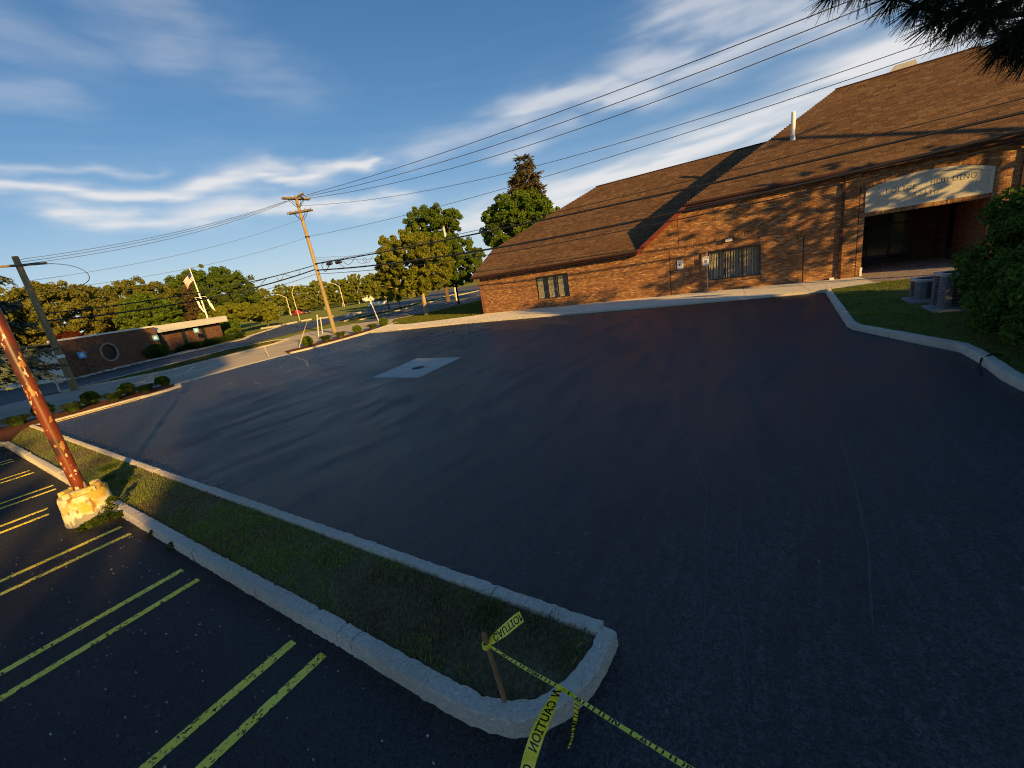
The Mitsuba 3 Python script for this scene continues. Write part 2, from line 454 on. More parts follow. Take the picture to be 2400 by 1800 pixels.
def pieces(parent, name, verts8, tones, palette, prefix, focus, most=300, rest=None):
    """verts8: (n, 8, 3) hexahedra in BOXV order; tones: (n,) index in palette."""
    order = np.argsort(np.linalg.norm(verts8.mean(1) - np.asarray(focus), axis=1))
    for i in order[:most]:
        m = trimesh.Trimesh(verts8[i], BOXF, process=False)
        if m.volume < 0:
            m.invert()
        put(key_for(f'{parent}__{name}'), mikit.ply(m, f'{prefix}_{tones[i]}'))
    far = order[most:]
    if len(far):
        v = verts8[far].reshape(-1, 3)
        f = (BOXF[None] + 8 * np.arange(len(far))[:, None, None]).reshape(-1, 3)
        if trimesh.Trimesh(verts8[far[0]], BOXF, process=False).volume < 0:
            f = f[:, ::-1]
        r = np.random.default_rng(len(far))
        c = palette[tones[far]] * r.uniform(0.82, 1.18, (len(far), 1))
        part(parent, rest or f'more_{name}s', (v, f), 'vcol', color=np.repeat(c, 8, axis=0), kind='stuff')


# ================================================================== GROUND
single('ground', sheet([(-3000, -3000), (3000, -3000), (3000, 3000), (-3000, 3000)], -0.03), 'lawn_ground', kind='structure')

LOT = [(-22.75, 2.25), (-23.0, 4.6), (-23.3, 6.7), (-24.0, 7.3), (-25.1, 7.6), (-25.6, 10.7), (-25.9, 13.7), (-25.75, 15.1), (-26.3, 18.5), (-26.2, 20.2), (-23.2, 20.75),
       (-20.3, 21.1), (-17.9, 21.35), (-12.2, 21.4), (-5.0, 21.5), (1.8, 21.8), (1.72, 17.6), (1.68, 13.6), (2.5, 11.85), (3.05, 10.8), (3.0, 9.1), (3.05, 8.4), (3.1, 2), (3.3, -9), (-1.25, -9),
       (-1.3, 1.5), (-1.08, 1.9), (-1.05, 2.2)]
lot = single('sealed_lot', sheet(LOT, 0.004), 'sealed_asphalt', kind='structure')
single('striped_lot', sheet([(-1.0, -9), (-1.05, 1.35), (-1.5, 1.36), (-22, 1.33), (-27, 0.6), (-38, -2), (-38, -14), (-0.9, -14)], 0.0), 'old_asphalt', kind='structure')


def ribbon(pts, w, z, seed, wander=0.035, wmin=0.5):
    """A wandering thin line on the ground."""
    r = np.random.default_rng(seed)
    line = LineString(pts)
    n = max(6, int(line.length / 0.07))
    q = np.array([line.interpolate(t, normalized=True).coords[0] for t in np.linspace(0, 1, n)])
    j = np.cumsum(r.normal(0, 1, (n, 2)), 0)
    j -= np.linspace(0, 1, n)[:, None] * j[-1]
    q = q + j * wander / max(1.0, np.sqrt(n) * 0.5)
    t = np.gradient(q, axis=0)
    t /= np.linalg.norm(t, axis=1, keepdims=True) + 1e-9
    nrm = np.stack([-t[:, 1], t[:, 0]], 1)
    ww = w * (wmin + (1 - wmin) * r.random(n)) * np.clip(np.minimum(np.arange(n), np.arange(n)[::-1]) / 3 + 0.15, 0, 1)
    a, b = q + nrm * ww[:, None] / 2, q - nrm * ww[:, None] / 2
    v = np.vstack([np.c_[a, np.full(n, z)], np.c_[b, np.full(n, z)]])
    i = np.arange(n - 1)
    f = np.vstack([np.stack([i, i + n, i + n + 1], 1), np.stack([i, i + n + 1, i + 1], 1)])
    return trimesh.Trimesh(v, f, process=False)


CRACKS = [  # (points, width, pale)
    ([(-2.14, 8.02), (-1.45, 6.74), (-.93, 5.57), (-.77, 5.0), (-.65, 4.69)], .024, 0), ([(-.65, 4.69), (-.58, 3.93), (-.45, 3.06), (-.4, 2.2)], .016, 0), ([(-1.33, 6.53), (-1.29, 7.45), (-1.34, 8.83)], .014, 0),
    ([(-1.11, 6.01), (-1.0, 6.44)], .012, 0), ([(-.88, 5.47), (-.19, 5.62), (.36, 5.64), (.69, 5.59), (1.6, 5.45)], .016, 0), ([(.31, 7.41), (.28, 5.76)], .013, 0),
    ([(.76, 6.41), (.74, 5.23), (.7, 4.38), (.69, 3.98), (.6, 3.0)], .016, 0), ([(-.3, 4.79), (-.21, 3.16), (-.1, 2.2)], .011, 0), ([(-4.28, 7.41), (-4.03, 9.01)], .018, 0), ([(-3.52, 7.39), (-3.23, 8.75)], .02, 0),
    ([(-3.04, 7.44), (-3.05, 8.24)], .016, 0), ([(-.54, 7.46), (-.49, 5.79)], .012, 0), ([(-3.12, 9.48), (-2.48, 8.78), (-2.09, 7.97)], .02, 0), ([(-6.26, 10.63), (-6.6, 12.54)], .025, 0), ([(-6.6, 12.54), (-5.64, 11.23), (-5.38, 10.19)], .022, 0),
    ([(1.42, 8.75), (1.4, 7.86)], .015, 0), ([(-3.1, 10.65), (-3.02, 11.62), (-2.98, 12.73)], .018, 0), ([(-5.28, 3.88), (-5.38, 4.42), (-5.53, 4.78), (-5.72, 5.58), (-5.75, 6.3), (-5.87, 7.2), (-5.63, 8.39)], .03, 0),
    ([(-10.33, 4.68), (-10.51, 5.4), (-10.53, 5.92), (-10.21, 7.03)], .028, 0), ([(-6.93, 5.42), (-6.93, 6.04), (-7.34, 6.69)], .026, 0), ([(-12.03, 6.68), (-11.9, 7.2)], .03, 1), ([(-9.42, 6.81), (-9.16, 7.65)], .024, 0),
    ([(-7.86, 3.36), (-7.82, 3.56), (-7.95, 4.0), (-7.0, 4.55), (-6.94, 4.85)], .026, 0), ([(-9.49, 6.7), (-7.96, 6.66), (-7.67, 6.74)], .03, 0), ([(-9.85, 8.53), (-8.17, 7.83), (-7.32, 7.74), (-6.2, 7.64)], .028, 0),
    ([(-23.45, 12.79), (-21.03, 11.84), (-18.59, 10.61), (-17.79, 10.58), (-16.79, 10.16), (-16.65, 9.79)], .07, 1), ([(-20.33, 10.02), (-21.31, 10.92)], .06, 1), ([(-21.08, 15.57), (-18.7, 14.74), (-17.35, 14.4), (-14.99, 12.96), (-14.82, 13.18)], .06, 1),
    ([(-21.08, 15.57), (-21.97, 17.95), (-23.14, 19.8)], .05, 1), ([(-10.54, 14.16), (-9.87, 13.82), (-9.16, 13.18), (-8.82, 12.83), (-8.75, 12.08), (-9.17, 12.21)], .035, 1), ([(-9.09, 13.06), (-8.38, 11.52), (-8.31, 10.65)], .03, 1),
    ([(-9.15, 9.87), (-9.31, 10.31), (-8.8, 10.44), (-8.67, 10.66)], .035, 1), ([(-10.29, 5.73), (-9.55, 6.14)], .03, 0), ([(-13.63, 9.44), (-13.48, 9.93)], .05, 1), ([(-14.96, 9.44), (-15.64, 9.96)], .04, 1), ([(-16.84, 15.0), (-19.21, 18.02)], .045, 1),
    ([(-16, 12.84), (-16.34, 13.36), (-17.2, 13.5)], .05, 1), ([(-14.1, 11.9), (-12.2, 12.4), (-11.4, 13.3), (-9.9, 13.8)], .03, 0), ([(-19.3, 9.2), (-18.5, 8.1), (-17.6, 7.9)], .05, 1), ([(-18.2, 6.1), (-17.7, 6.9)], .05, 1), ([(-20.6, 8.2), (-19.6, 7.4), (-19.2, 6.2)], .05, 1),
    ([(-12.5, 4.2), (-11.6, 3.3)], .03, 1), ([(-13.3, 3.5), (-12.2, 3.9), (-11.3, 3.7)], .03, 1)]
for i, (p, w, pale) in enumerate(CRACKS):
    part(lot, 'crack', ribbon(p, w, 0.007, i, 0.04 if pale else 0.014), 'crack_pale' if pale else 'crack_line')

# parking lines of the striped lot: pairs, one pair per stall edge
for x0, ya, yb in [(-2.87 * 1.2 - .02, 1.15, -6), (-2.57 * 1.2 + .0, 1.19, -6), (-4.86 * 1.2 - .02, 1.14, -6), (-4.5 * 1.2 - .02, 1.15, -6), (-6.84 * 1.2 - .04, 1.17, -6), (-6.48 * 1.2 - .02, 1.16, -6), (-10.9, 0.8, -6), (-10.5, 0.75, -6),
                   (-12.55, 1.13, -6), (-12.15, 1.1, -6), (-14.95, 1.13, -6), (-14.55, 1.13, -6), (-17.35, 1.1, -6), (-16.95, 1.1, -6)]:
    part('striped_lot', 'parking_line', sheet([(x0 - .043, yb), (x0 + .043, yb), (x0 + .043, ya), (x0 - .043, ya)], 0.004), 'yellow_line')

# drain apron in the lot
DR = np.array([[-11.86, 8.86], [-9.59, 8.92], [-9.98, 11.62], [-12.39, 11.63]])
apron = thing('drain_apron', 'pale concrete square with a round drain set in the black parking lot', 'drain')
dc, mids = np.array([-10.82, 10.12]), [(DR[i] + DR[(i + 1) % 4]) / 2 for i in range(4)]
for i in range(4):
    q = np.array([DR[i], mids[i], dc, mids[i - 1]])
    q = q.mean(0) + (q - q.mean(0)) * 0.980
    m = sheet(q, 0.012)
    part(apron, 'slab', m, 'pad_concrete')
part(apron, 'joint_bed', sheet(DR + (dc - DR) * 0.004, 0.007), 'caulk')
gm = [mov(trimesh.creation.annulus(0.185, 0.235, 0.012, sections=24), dc[0], dc[1], 0.016)]
for k in range(-4, 5):
    L = math.sqrt(max(0.0, 0.19 ** 2 - (k * .045) ** 2))
    gm.append(bx(dc[0] - L, dc[0] + L, dc[1] + k * .045 - .011, dc[1] + k * .045 + .011, 0.0135, 0.021))
part(apron, 'grate', cat(*gm), 'grate_iron')
part(apron, 'sump', mov(lathe([(0, 0), (.19, 0), (.19, .0005), (0, .0005)]), dc[0], dc[1], 0.0125), 'black_metal')


# kerbs: an extruded profile with rounded top edges, cut into stones by joints
def kerb_run(key, pts, width=0.14, height=0.14, cuts=(), seed=0, mat='kerb_concrete', stone='kerb_stone'):
    """pts: centre line. Stones between the cuts (fractions of the length), with 8 mm joints."""
    line = LineString(pts)
    cuts = [0] + sorted(cuts) + [1]
    r = np.random.default_rng(seed)
    for c0, c1 in zip(cuts[:-1], cuts[1:]):
        a, b = c0 * line.length + (0.005 if c0 else 0), c1 * line.length - (0.005 if c1 < 1 else 0)
        n = max(2, int((b - a) / 0.045))
        s = np.linspace(a, b, n + 1)
        q = np.array([line.interpolate(v).coords[0] for v in s])
        t = np.array([np.subtract(line.interpolate(min(v + .03, line.length)).coords[0], line.interpolate(max(v - .03, 0)).coords[0]) for v in s])
        t /= np.linalg.norm(t, axis=1, keepdims=True)
        nr = np.stack([-t[:, 1], t[:, 0]], 1)
        hw, e = width / 2, 0.022
        prof = np.array([(-hw - .012, -.05), (-hw, height - e), (-hw + e * .35, height - e * .3), (-hw + e, height), (0, height + .002), (hw - e, height), (hw - e * .35, height - e * .3), (hw, height - e), (hw + .006, -.05)])
        m = len(prof)
        chip = -.014 * np.clip(r.normal(0, 1, (n + 1, 1)) - 1.1, 0, 2) * np.array([0, .6, 1, 1, 0, 0, 0, 0, 0])[None]
        off = prof[None, :, 0] - chip + r.normal(0, 0.0042, (n + 1, m))
        z = prof[None, :, 1] + chip * .6 + r.normal(0, 0.003, (n + 1, m)) + r.normal(0, 0.004)
        v = np.concatenate([q[:, None] + nr[:, None] * off[..., None], z[..., None]], -1).reshape(-1, 3)
        i, j = np.meshgrid(np.arange(n), np.arange(m - 1), indexing='ij')
        k = (i * m + j).ravel()
        f = np.vstack([np.stack([k, k + 1, k + m + 1], 1), np.stack([k, k + m + 1, k + m], 1)])
        caps = np.vstack([[[0, jj + 1, jj] for jj in range(1, m - 1)], [[n * m, n * m + jj, n * m + jj + 1] for jj in range(1, m - 1)]])
        part(key, stone, trimesh.Trimesh(v, np.vstack([f, caps]), process=False), mat, smooth=35)


k = thing('kerb', kind='structure')          # island, lot side, then round the end and back along the striped lot
kerb_run(k, [(-22.65, 2.22), (-12, 2.21), (-5, 2.22), (-1.06, 2.225)], 0.12, 0.14, [.12, .24, .37, .46, .58, .69, .78, .88, .955], 1)
END = [(-1.01, 2.235), (-1.015, 2.0), (-1.05, 1.80), (-1.12, 1.64), (-1.22, 1.51), (-1.35, 1.42), (-1.52, 1.375), (-1.78, 1.355), (-2.05, 1.355), (-3.0, 1.36)]
kerb_run(k, END, 0.13, 0.14, [.93], 2)
kerb_run(k, [(-3.01, 1.36), (-5, 1.35), (-9.0, 1.35), (-9.05, 1.35), (-20, 1.33)], 0.13, 0.14, [.08, .17, .27, .36, .47, .58, .7, .8, .9], 3)
k = thing('kerb', kind='structure')          # right of the lot
RK = [(1.84, 21.75), (1.78, 17.6), (1.73, 14.0), (1.82, 13.5), (2.5, 12.2), (3.08, 11.1), (3.12, 10.2), (3.08, 9.1), (3.14, 8.4), (3.22, 2), (3.4, -9)]
kerb_run(k, RK, 0.16, 0.15, [.10, .185, .262, .30, .366, .42, .55, .7, .85], 4)
k = thing('kerb', kind='structure')          # planting beds at the far side
kerb_run(k, [(-20.2, 1.28), (-22.6, 0.9), (-25, .6)], 0.13, 0.12, [.5], 5)
kerb_run(k, [(-22.75, 2.3), (-23.0, 4.6), (-23.3, 6.5), (-23.6, 7.05), (-24.3, 7.25)], 0.22, 0.10, [.3, .6, .88], 6)
kerb_run(k, [(-25.95, 13.9), (-25.8, 15.2), (-26.35, 18.5), (-27.2, 21.4), (-28.6, 24.4), (-29.3, 26)], 0.26, 0.10, [.1, .25, .4, .55, .7, .85], 7)
single('flush_strip', sheet([(-24.9, 7.4), (-25.25, 7.4), (-26.15, 10.8), (-26.2, 13.7), (-25.85, 13.8), (-25.8, 10.7)], 0.016), 'pad_concrete', kind='structure')

# island, beds, lawns
single('island_soil', sheet([(-22.6, 2.16), (-1.08, 2.16), (-1.08, 2.0), (-1.12, 1.8), (-1.25, 1.6), (-1.42, 1.46), (-1.8, 1.42), (-3, 1.42), (-20, 1.40), (-22.2, 1.9)], 0.10), 'soil', kind='structure')
single('mulch_bed', sheet([(-20.2, 1.38), (-22.6, 2.2), (-22.85, 4.6), (-23.25, 6.6), (-24.0, 7.1), (-25.6, 7.2), (-25.6, 4), (-25.1, 1.6), (-26.5, 0.5), (-27, -3), (-21, -3), (-21, .9)], 0.05), 'mulch', kind='structure')
single('mulch_bed', sheet([(-26.05, 14.1), (-25.95, 15.2), (-26.5, 18.5), (-27.3, 21.4), (-28.7, 24.4), (-29.4, 26), (-30, 25.6), (-28.9, 21), (-28.4, 17.5), (-27.9, 14.6)], 0.05), 'mulch', kind='structure')
single('right_lawn', sheet([(1.9, 21.8), (1.85, 17.6), (1.8, 14.0), (2.55, 12.3), (3.15, 11.1), (3.15, 9.1), (3.25, 2), (3.4, -14), (40, -14), (40, 24), (17.6, 25.2), (7.4, 23.3), (3.6, 22.75)], 0.10), 'lawn_ground', kind='structure')
single('corner_lawn', sheet([(-29.8, 26.2), (-33.1, 29.2), (-32.3, 33.6), (-32.2, 43.2), (-32, 60), (-18.9, 60), (-18.9, 26.2), (-19.3, 25.2), (-20.5, 24.8), (-22.5, 24.3), (-25.5, 24.4), (-28.4, 24.6)], 0.06), 'lawn_ground', kind='structure')

# paved concrete way, the asphalt drive, the dual road and its median
way = single('concrete_way', sheet([(-24.6, -14), (-25.2, 1.6), (-25.6, 4), (-25.6, 7.3), (-25.5, 10.7), (-26.1, 13.8), (-27.9, 14.6), (-28.4, 17.5), (-28.9, 21), (-30, 25.7), (-33.2, 29.2), (-34.5, 31), (-40, 29.5), (-43, 25), (-40.5, 20.6), (-37, 18.6),
       (-35.4, 14.8), (-33.7, 10), (-35.9, 5.3), (-36.8, 4), (-36, 2), (-37, -14)], 0.0), 'path_concrete', kind='structure')
for a, b in [((-27.3, 1), (-29.5, 8.6)), ((-29.5, 8.6), (-30.9, 12.8)), ((-30.9, 12.8), (-33.2, 20))]:
    part(way, 'joint_line', ribbon([a, b], .16, .004, 77, 0.02, .8), 'white_line')
verge = single('verge', sheet([(-36.0, 5.4), (-33.9, 10), (-35.5, 14.8), (-36.8, 18.5), (-38.2, 20.4), (-40.2, 20.3), (-41.8, 17.3), (-38.6, 11.4)], 0.06), 'lawn_ground', kind='structure')
k = thing('kerb', kind='structure')
kerb_run(k, [(-36.1, 5.3), (-33.7, 10), (-35.35, 14.8), (-36.7, 18.7), (-38.2, 20.6), (-40.4, 20.5), (-42.1, 17.3), (-38.8, 11.3), (-36.1, 5.3)], 0.3, 0.10, [.1, .2, .3, .4, .5, .6, .7, .8, .9], 8)
drive = single('drive', sheet([(-36.5, -14), (-36.2, 2.8), (-37.2, 4.4), (-36.6, 5.9), (-40.9, 12.3), (-43.6, 19.1), (-47.5, 27.5), (-56, 42), (-66, 46.5), (-74, 40), (-66, 32.8), (-59.5, 27.2), (-54.3, 24), (-53.6, 22.5), (-50.4, 15.4), (-48.6, 8.2), (-46.9, 5.9), (-49.8, 5.1), (-60, 4.6), (-60, -14)], 0.004), 'drive_asphalt', kind='structure')
k = thing('kerb', kind='structure')
kerb_run(k, [(-48.8, 8.2), (-50.6, 15.4), (-53.8, 22.6), (-54.6, 24.2), (-59.8, 27.5), (-66.2, 33), (-73, 38.5)], 0.45, 0.11, [.15, .3, .45, .6, .75, .9], 9)
single('street', sheet([(-33, 29.2), (-32.3, 33.6), (-32.2, 43.2), (-32, 160), (-75, 160), (-54.5, 62), (-49.6, 50.7), (-43.2, 35.7), (-40, 29.6)], -0.006), 'road_asphalt', kind='structure')
single('median', sheet([(-45.0, 34), (-45.6, 37.5), (-51.6, 50.7), (-56.5, 62), (-77, 160), (-82, 160), (-60.5, 62), (-55.2, 52), (-52, 42), (-48.5, 34.5)], 0.05), 'lawn_ground', kind='structure')
single('street', sheet([(-56, 44), (-55.2, 52), (-60.5, 62), (-82, 160), (-150, 160), (-101, 105.5), (-86, 72), (-70, 52), (-66, 48)], -0.008), 'road_asphalt', kind='structure')
k = thing('kerb', kind='structure')
kerb_run(k, [(-44.8, 34), (-45.2, 36), (-50.6, 50.7), (-55.6, 62), (-66, 110)], 0.35, 0.10, [.1, .2, .35, .5, .7], 10)
kerb_run(k, [(-48.7, 34.5), (-52.4, 42), (-56, 52), (-61.3, 62), (-73, 110)], 0.35, 0.10, [.1, .2, .35, .5, .7], 11)
kerb_run(k, [(-33.0, 29.2), (-32.2, 33.6), (-32.1, 43.2), (-31.9, 90)], 0.35, 0.10, [.1, .3, .5], 12)
for (ax, ay), (bx_, by) in [((-38.5, 36), (-39.2, 41)), ((-40.5, 45), (-41.5, 52)), ((-36.2, 34), (-36.4, 38)), ((-42.5, 56), (-44, 64)), ((-36.6, 42), (-36.9, 50)), ((-37.2, 56), (-37.8, 66))]:
    part('street', 'lane_line', sheet([(ax - .09, ay), (ax + .09, ay), (bx_ + .09, by), (bx_ - .09, by)], -.001), 'white_line')
# pale concrete blocks along the far drive
for i, ((ax, ay), (bx_, by)) in enumerate([((-76.4, 37.2), (-73.7, 39.2)), ((-75.2, 40.5), (-75.8, 43.4)), ((-76.6, 44.8), (-76.0, 46.6)), ((-72, 45.5), (-69, 46.6)), ((-66.6, 47.2), (-63, 48.2)), ((-61, 45.5), (-58.5, 43)), ((-57.6, 42), (-56, 40))]):
    d = math.hypot(bx_ - ax, by - ay)
    m = trimesh.creation.extrude_polygon(Polygon([(-.3, 0), (.3, 0), (.22, .28), (-.22, .28)]), d, engine='earcut')
    m.vertices = m.vertices[:, [2, 0, 1]]
    m = tf(m, frame((ax, ay, 0.0), math.atan2(by - ay, bx_ - ax)))
    single('kerb_block', m, 'pad_concrete', f'pale concrete kerb block beyond the dark drive, {["first", "second", "third", "fourth", "fifth", "sixth", "seventh"][i]} from the left', 'kerb block', 'pale kerb blocks along the far drive')

# walk along the front of the building: slabs with open joints
walk = thing('walkway', kind='structure')
WX = [-18.9, -16.6, -14.5, -12.4, -10.3, -8.1, -5.75, -3.12, -1.38, 1.0, 3.44]
for a, b in zip(WX[:-1], WX[1:]):
    dx = .24
    ya, yb = 21.55 + (.0 if a < -3 else .12 * (a + 3)), 21.55 + (.0 if b < -3 else .12 * (b + 3))
    yt = 25.655
    part(walk, 'slab', sheet([(a + .008 + dx, ya), (b - .008 + dx, yb), (b - .008 - .1, yt), (a + .008 - .1, yt)], 0.10 if True else 0), 'walk_concrete')
part(walk, 'slab_bed', sheet([(-18.6, 21.62), (-3, 21.62), (3.4, 22.3), (3.3, 25.63), (-18.9, 25.63)], 0.075), 'caulk')
kx = [(-28.2, 24.35), (-26.7, 21.0), (-23.3, 20.95), (-20.4, 21.3), (-18.7, 21.53)]
kt = [(-28.6, 24.6), (-25.6, 23.6), (-23.0, 23.9), (-20.6, 24.6), (-19.0, 25.2)]
for i in range(4):
    part(walk, 'slab', sheet([kx[i], kx[i + 1], kt[i + 1], kt[i]], 0.10), 'walk_concrete')
kerb_run(walk, [(-26.6, 20.85), (-23.3, 20.8), (-20.4, 21.15), (-17.9, 21.42), (-12.2, 21.47), (-4, 21.5), (1.75, 21.75)], 0.12, 0.108, [.1, .2, .3, .4, .5, .6, .7, .8, .9], 13, 'walk_concrete', 'edge_stone')

# paver walk into the porch
pv = thing('paver_walk', kind='structure')
part(pv, 'bed', sheet([(3.45, 22.75), (7.35, 23.3), (7.35, 32.5), (3.35, 32.5), (3.35, 25.6)], 0.085), 'caulk')
rng = np.random.default_rng(5)
cs, hs = [], []
for r_ in range(95):
    y = 22.85 + r_ * .1035
    for c_ in range(21):
        x = 3.42 + c_ * .2035 + (.1 if r_ % 2 else 0)
        if x > 7.25 or (x > 3.5 + 0 and y < 22.85 + (x - 3.4) * .12) or x < 3.42: continue
        cs.append((x + .1, y + .05, .085 + rng.normal(0, .0015)))
        hs.append((.0985, .0485, .02))
V8 = np.asarray(cs)[:, None] + BOXV[None] * np.asarray(hs)[:, None]
pieces(pv, 'paver', V8, rng.integers(0, 4, len(cs)), PAVER_TONES, 'paver_tone', (3.8, 22, 0))

# ================================================================== THE BRICK BUILDING
YW, YE = 25.66, 25.21
bld = thing('brick_building', 'long brick building with brown shingle roofs and an arched stone name panel over its porch', 'building')
OUT = Polygon([(-18.9, 0), (-18.9, 2.90), (-6.95, 2.90), (-4.2, 4.90), (14.9, 4.90), (17.6, 2.9), (17.6, 0)])
WIN = [(-14.09, -11.64, .70, 2.23), (-3.17, -.68, .70, 2.25)]
ENT = (3.39, 7.31, 0, 2.78)


def arc_band(x0, x1, zs, rise, thick=0.0):
    c, hw = (x0 + x1) / 2, (x1 - x0) / 2
    R = (hw * hw + rise * rise) / (2 * rise)
    return c, zs + rise - R, R


STC = (5.345, 3.93, .36)                                           # stone: centre x, spring height, rise
cS, zS, RS = arc_band(3.37, 7.32, 3.93, .36)
th = np.linspace(-math.asin(1.975 / RS), math.asin(1.975 / RS), 33)
STONE = Polygon([(3.37, 2.95), (7.32, 2.95)] + [(cS + RS * math.sin(t), zS + RS * math.cos(t)) for t in th[::-1]])
cA, zA, RA = arc_band(-5.16, 1.16, 2.33, .47)
thA = np.linspace(-math.asin(3.16 / RA), math.asin(3.16 / RA), 49)
RINGT = .195
RING = Polygon([(cA + RA * math.sin(t), zA + RA * math.cos(t)) for t in thA] + [(cA + (RA + RINGT) * math.sin(t), zA + (RA + RINGT) * math.cos(t)) for t in thA[::-1]])
SR0, SR1 = RS + .012, RS + .205
SRING = Polygon([(cS + SR0 * math.sin(t), zS + SR0 * math.cos(t)) for t in th * 1.05] + [(cS + SR1 * math.sin(t), zS + SR1 * math.cos(t)) for t in th[::-1] * 1.05])
holes = [Polygon([(a, c), (b, c), (b, d), (a, d)]) for a, b, c, d in WIN] + [Polygon([(ENT[0], -.1), (ENT[1], -.1), (ENT[1], ENT[3]), (ENT[0], ENT[3])])]
body = OUT
for h in holes: body = body.difference(h)
wall = part(bld, 'wall', prism_xz(body, YW + .012, YW + .30), 'mortar')
# the rest of the shell
west = Polygon([(25.66, 0), (25.66, 2.9), (27.8, 4.7), (37.3, 4.7), (39.4, 2.9), (39.4, 0)])
m = trimesh.creation.extrude_polygon(west, .25, engine='earcut')
m.vertices = m.vertices[:, [2, 0, 1]] + [-18.9, .32, 0]
part(bld, 'side_wall', m, 'plain_brick')
part(bld, 'rear_wall', bx(-18.6, 17.6, 39.3, 39.6, 0, 2.9), 'plain_brick')
part(bld, 'side_wall', bx(17.35, 17.6, 25.98, 39.3, 0, 2.9), 'plain_brick')

# bricks: rows of stretchers, cut at the openings, the arches and the movement joints
rng = np.random.default_rng(11)
JOINTS = [(-5.18, 0, 2.33), (1.13, 0, 2.37), (3.18, 0, 4.15), (-4.66, 2.76, 4.35)]
PANEL_L, PANEL_R = -5.165, 1.115
rows = []
for r_ in range(74):
    z0 = .004 + r_ * .0667
    z1, zm = z0 + .0567, z0 + .0285
    cut = [(-19, -18.9)]
    blocks = []
    for a, b, c, d in WIN:
        if z1 > c - .135 and z0 < d + .004: blocks.append((a - .004 if zm > c else a - .05, b + .004 if zm > c else b + .05))
    if z0 < ENT[3] + .175: blocks.append((ENT[0], ENT[1]))
    for ring, (c0, zc, ra, rb) in ((RING, (cA, zA, RA, RA + RINGT)), (SRING, (cS, zS, SR0, SR1))):
        g = ring.buffer(.006).intersection(LineString([(-30, zm), (30, zm)]))
        for s in getattr(g, 'geoms', [g]):
            if not s.is_empty: blocks.append((s.bounds[0], s.bounds[2]))
    g = STONE.buffer(.008).intersection(LineString([(-30, zm), (30, zm)]))
    if not g.is_empty: blocks.append((g.bounds[0], g.bounds[2]))
    g = OUT.intersection(LineString([(-30, zm), (30, zm)]))
    if g.is_empty: continue
    x_lo, x_hi = g.bounds[0], g.bounds[2]
    for jx, ja, jb in JOINTS:
        if ja <= zm <= jb: blocks.append((jx - .013, jx + .013))
    if zm < 2.33:
        for s, e in ((PANEL_L - .0 + .0, PANEL_L + .205), (PANEL_R - .205, PANEL_R)):     # stacked bricks beside the blind arch
            rows.append((s + .012, e - .005, z0, z1))
            blocks.append((s, e))
    x = -19.2 - (.105 if r_ % 2 else 0)
    while x < x_hi:
        segs = [(max(x, x_lo), min(x + .2, x_hi))]
        for b0, b1 in blocks:
            nxt = []
            for s, e in segs:
                if b1 <= s or b0 >= e: nxt.append((s, e)); continue
                if b0 > s: nxt.append((s, b0))
                if b1 < e: nxt.append((b1, e))
            segs = nxt
        for s, e in segs:
            if e - s > .03: rows.append((s, e, z0, z1))
        x += .21
rows = np.array(rows)
n = len(rows)
dep = rng.uniform(-.0035, .0035, n)
tone = rng.choice(8, n, p=[.18, .17, .16, .13, .12, .10, .06, .08])
clu = meshkit.fbm(np.stack([rows[:, 0] * .9, rows[:, 2] * 1.4, rows[:, 0] * 0], 1), 3, 4)
tone = np.where((clu > .62) & (rng.random(n) < .3), 4, tone)
tone = np.where((clu < .36) & (rng.random(n) < .2), 3, tone)
tone = np.where((rows[:, 2] < .08) & (rows[:, 0] > -6) & (rows[:, 0] < -2.5) & (rng.random(n) < .5), 6, tone)
c = np.stack([(rows[:, 0] + rows[:, 1]) / 2, YW + .025 + dep, (rows[:, 2] + rows[:, 3]) / 2], 1)
h = np.stack([(rows[:, 1] - rows[:, 0]) / 2, np.full(n, .025), (rows[:, 3] - rows[:, 2]) / 2], 1)
V8 = c[:, None] + BOXV[None] * h[:, None]


def radial(cx, cz, r0, r1, a0, a1, pitch=.067, w=.0565):
    out = []
    k_ = int(round((a1 - a0) * (r0 + r1) / 2 / pitch))
    for q in range(k_):
        a = a0 + (q + .5) * (a1 - a0) / k_
        e, t_ = np.array([math.sin(a), math.cos(a)]), np.array([math.cos(a), -math.sin(a)])
        pts = []
        for sx in (-1, 1):
            for sy in (-1, 1):
                for sz in (-1, 1):
                    rr = r1 if sz > 0 else r0 + .004
                    p_ = np.array([cx, cz]) + e * rr + t_ * sx * w / 2
                    pts.append((p_[0], YW + .022 + sy * .029 - .006, p_[1]))
        out.append(pts)
    return np.array(out)


sold = [radial(cA, zA, RA, RA + RINGT, thA[0], thA[-1]), radial(cS, zS, SR0, SR1, th[0] * 1.045, th[-1] * 1.045)]
lin = []
for x in np.arange(ENT[0] + .03, ENT[1] - .02, .067): lin.append((x, 2.862, .0285, .0815))
for a, b, cc, d in WIN:
    for x in np.arange(a - .03, b + .05, .0667): lin.append((x, cc - .066, .0285, .062))
lin = np.array(lin)
lc = np.stack([lin[:, 0], np.full(len(lin), YW + .018), lin[:, 1]], 1)
lh = np.stack([lin[:, 2], np.full(len(lin), .03), lin[:, 3]], 1)
sold.append(lc[:, None] + BOXV[None] * lh[:, None])
sold = np.concatenate(sold)
ts = rng.choice([0, 2, 4, 7, 5, 3], len(sold))
V8 = np.concatenate([V8, sold])
tone = np.concatenate([tone, ts])
pieces(wall, 'brick', V8, tone, BRICK_TONES, 'brick_tone', (1.0, 25.2, 1.6))
for jx, ja, jb in JOINTS:
    part(bld, 'movement_joint', bx(jx - .0125, jx + .0125, YW + .002, YW + .012, ja + .005, jb), 'caulk')

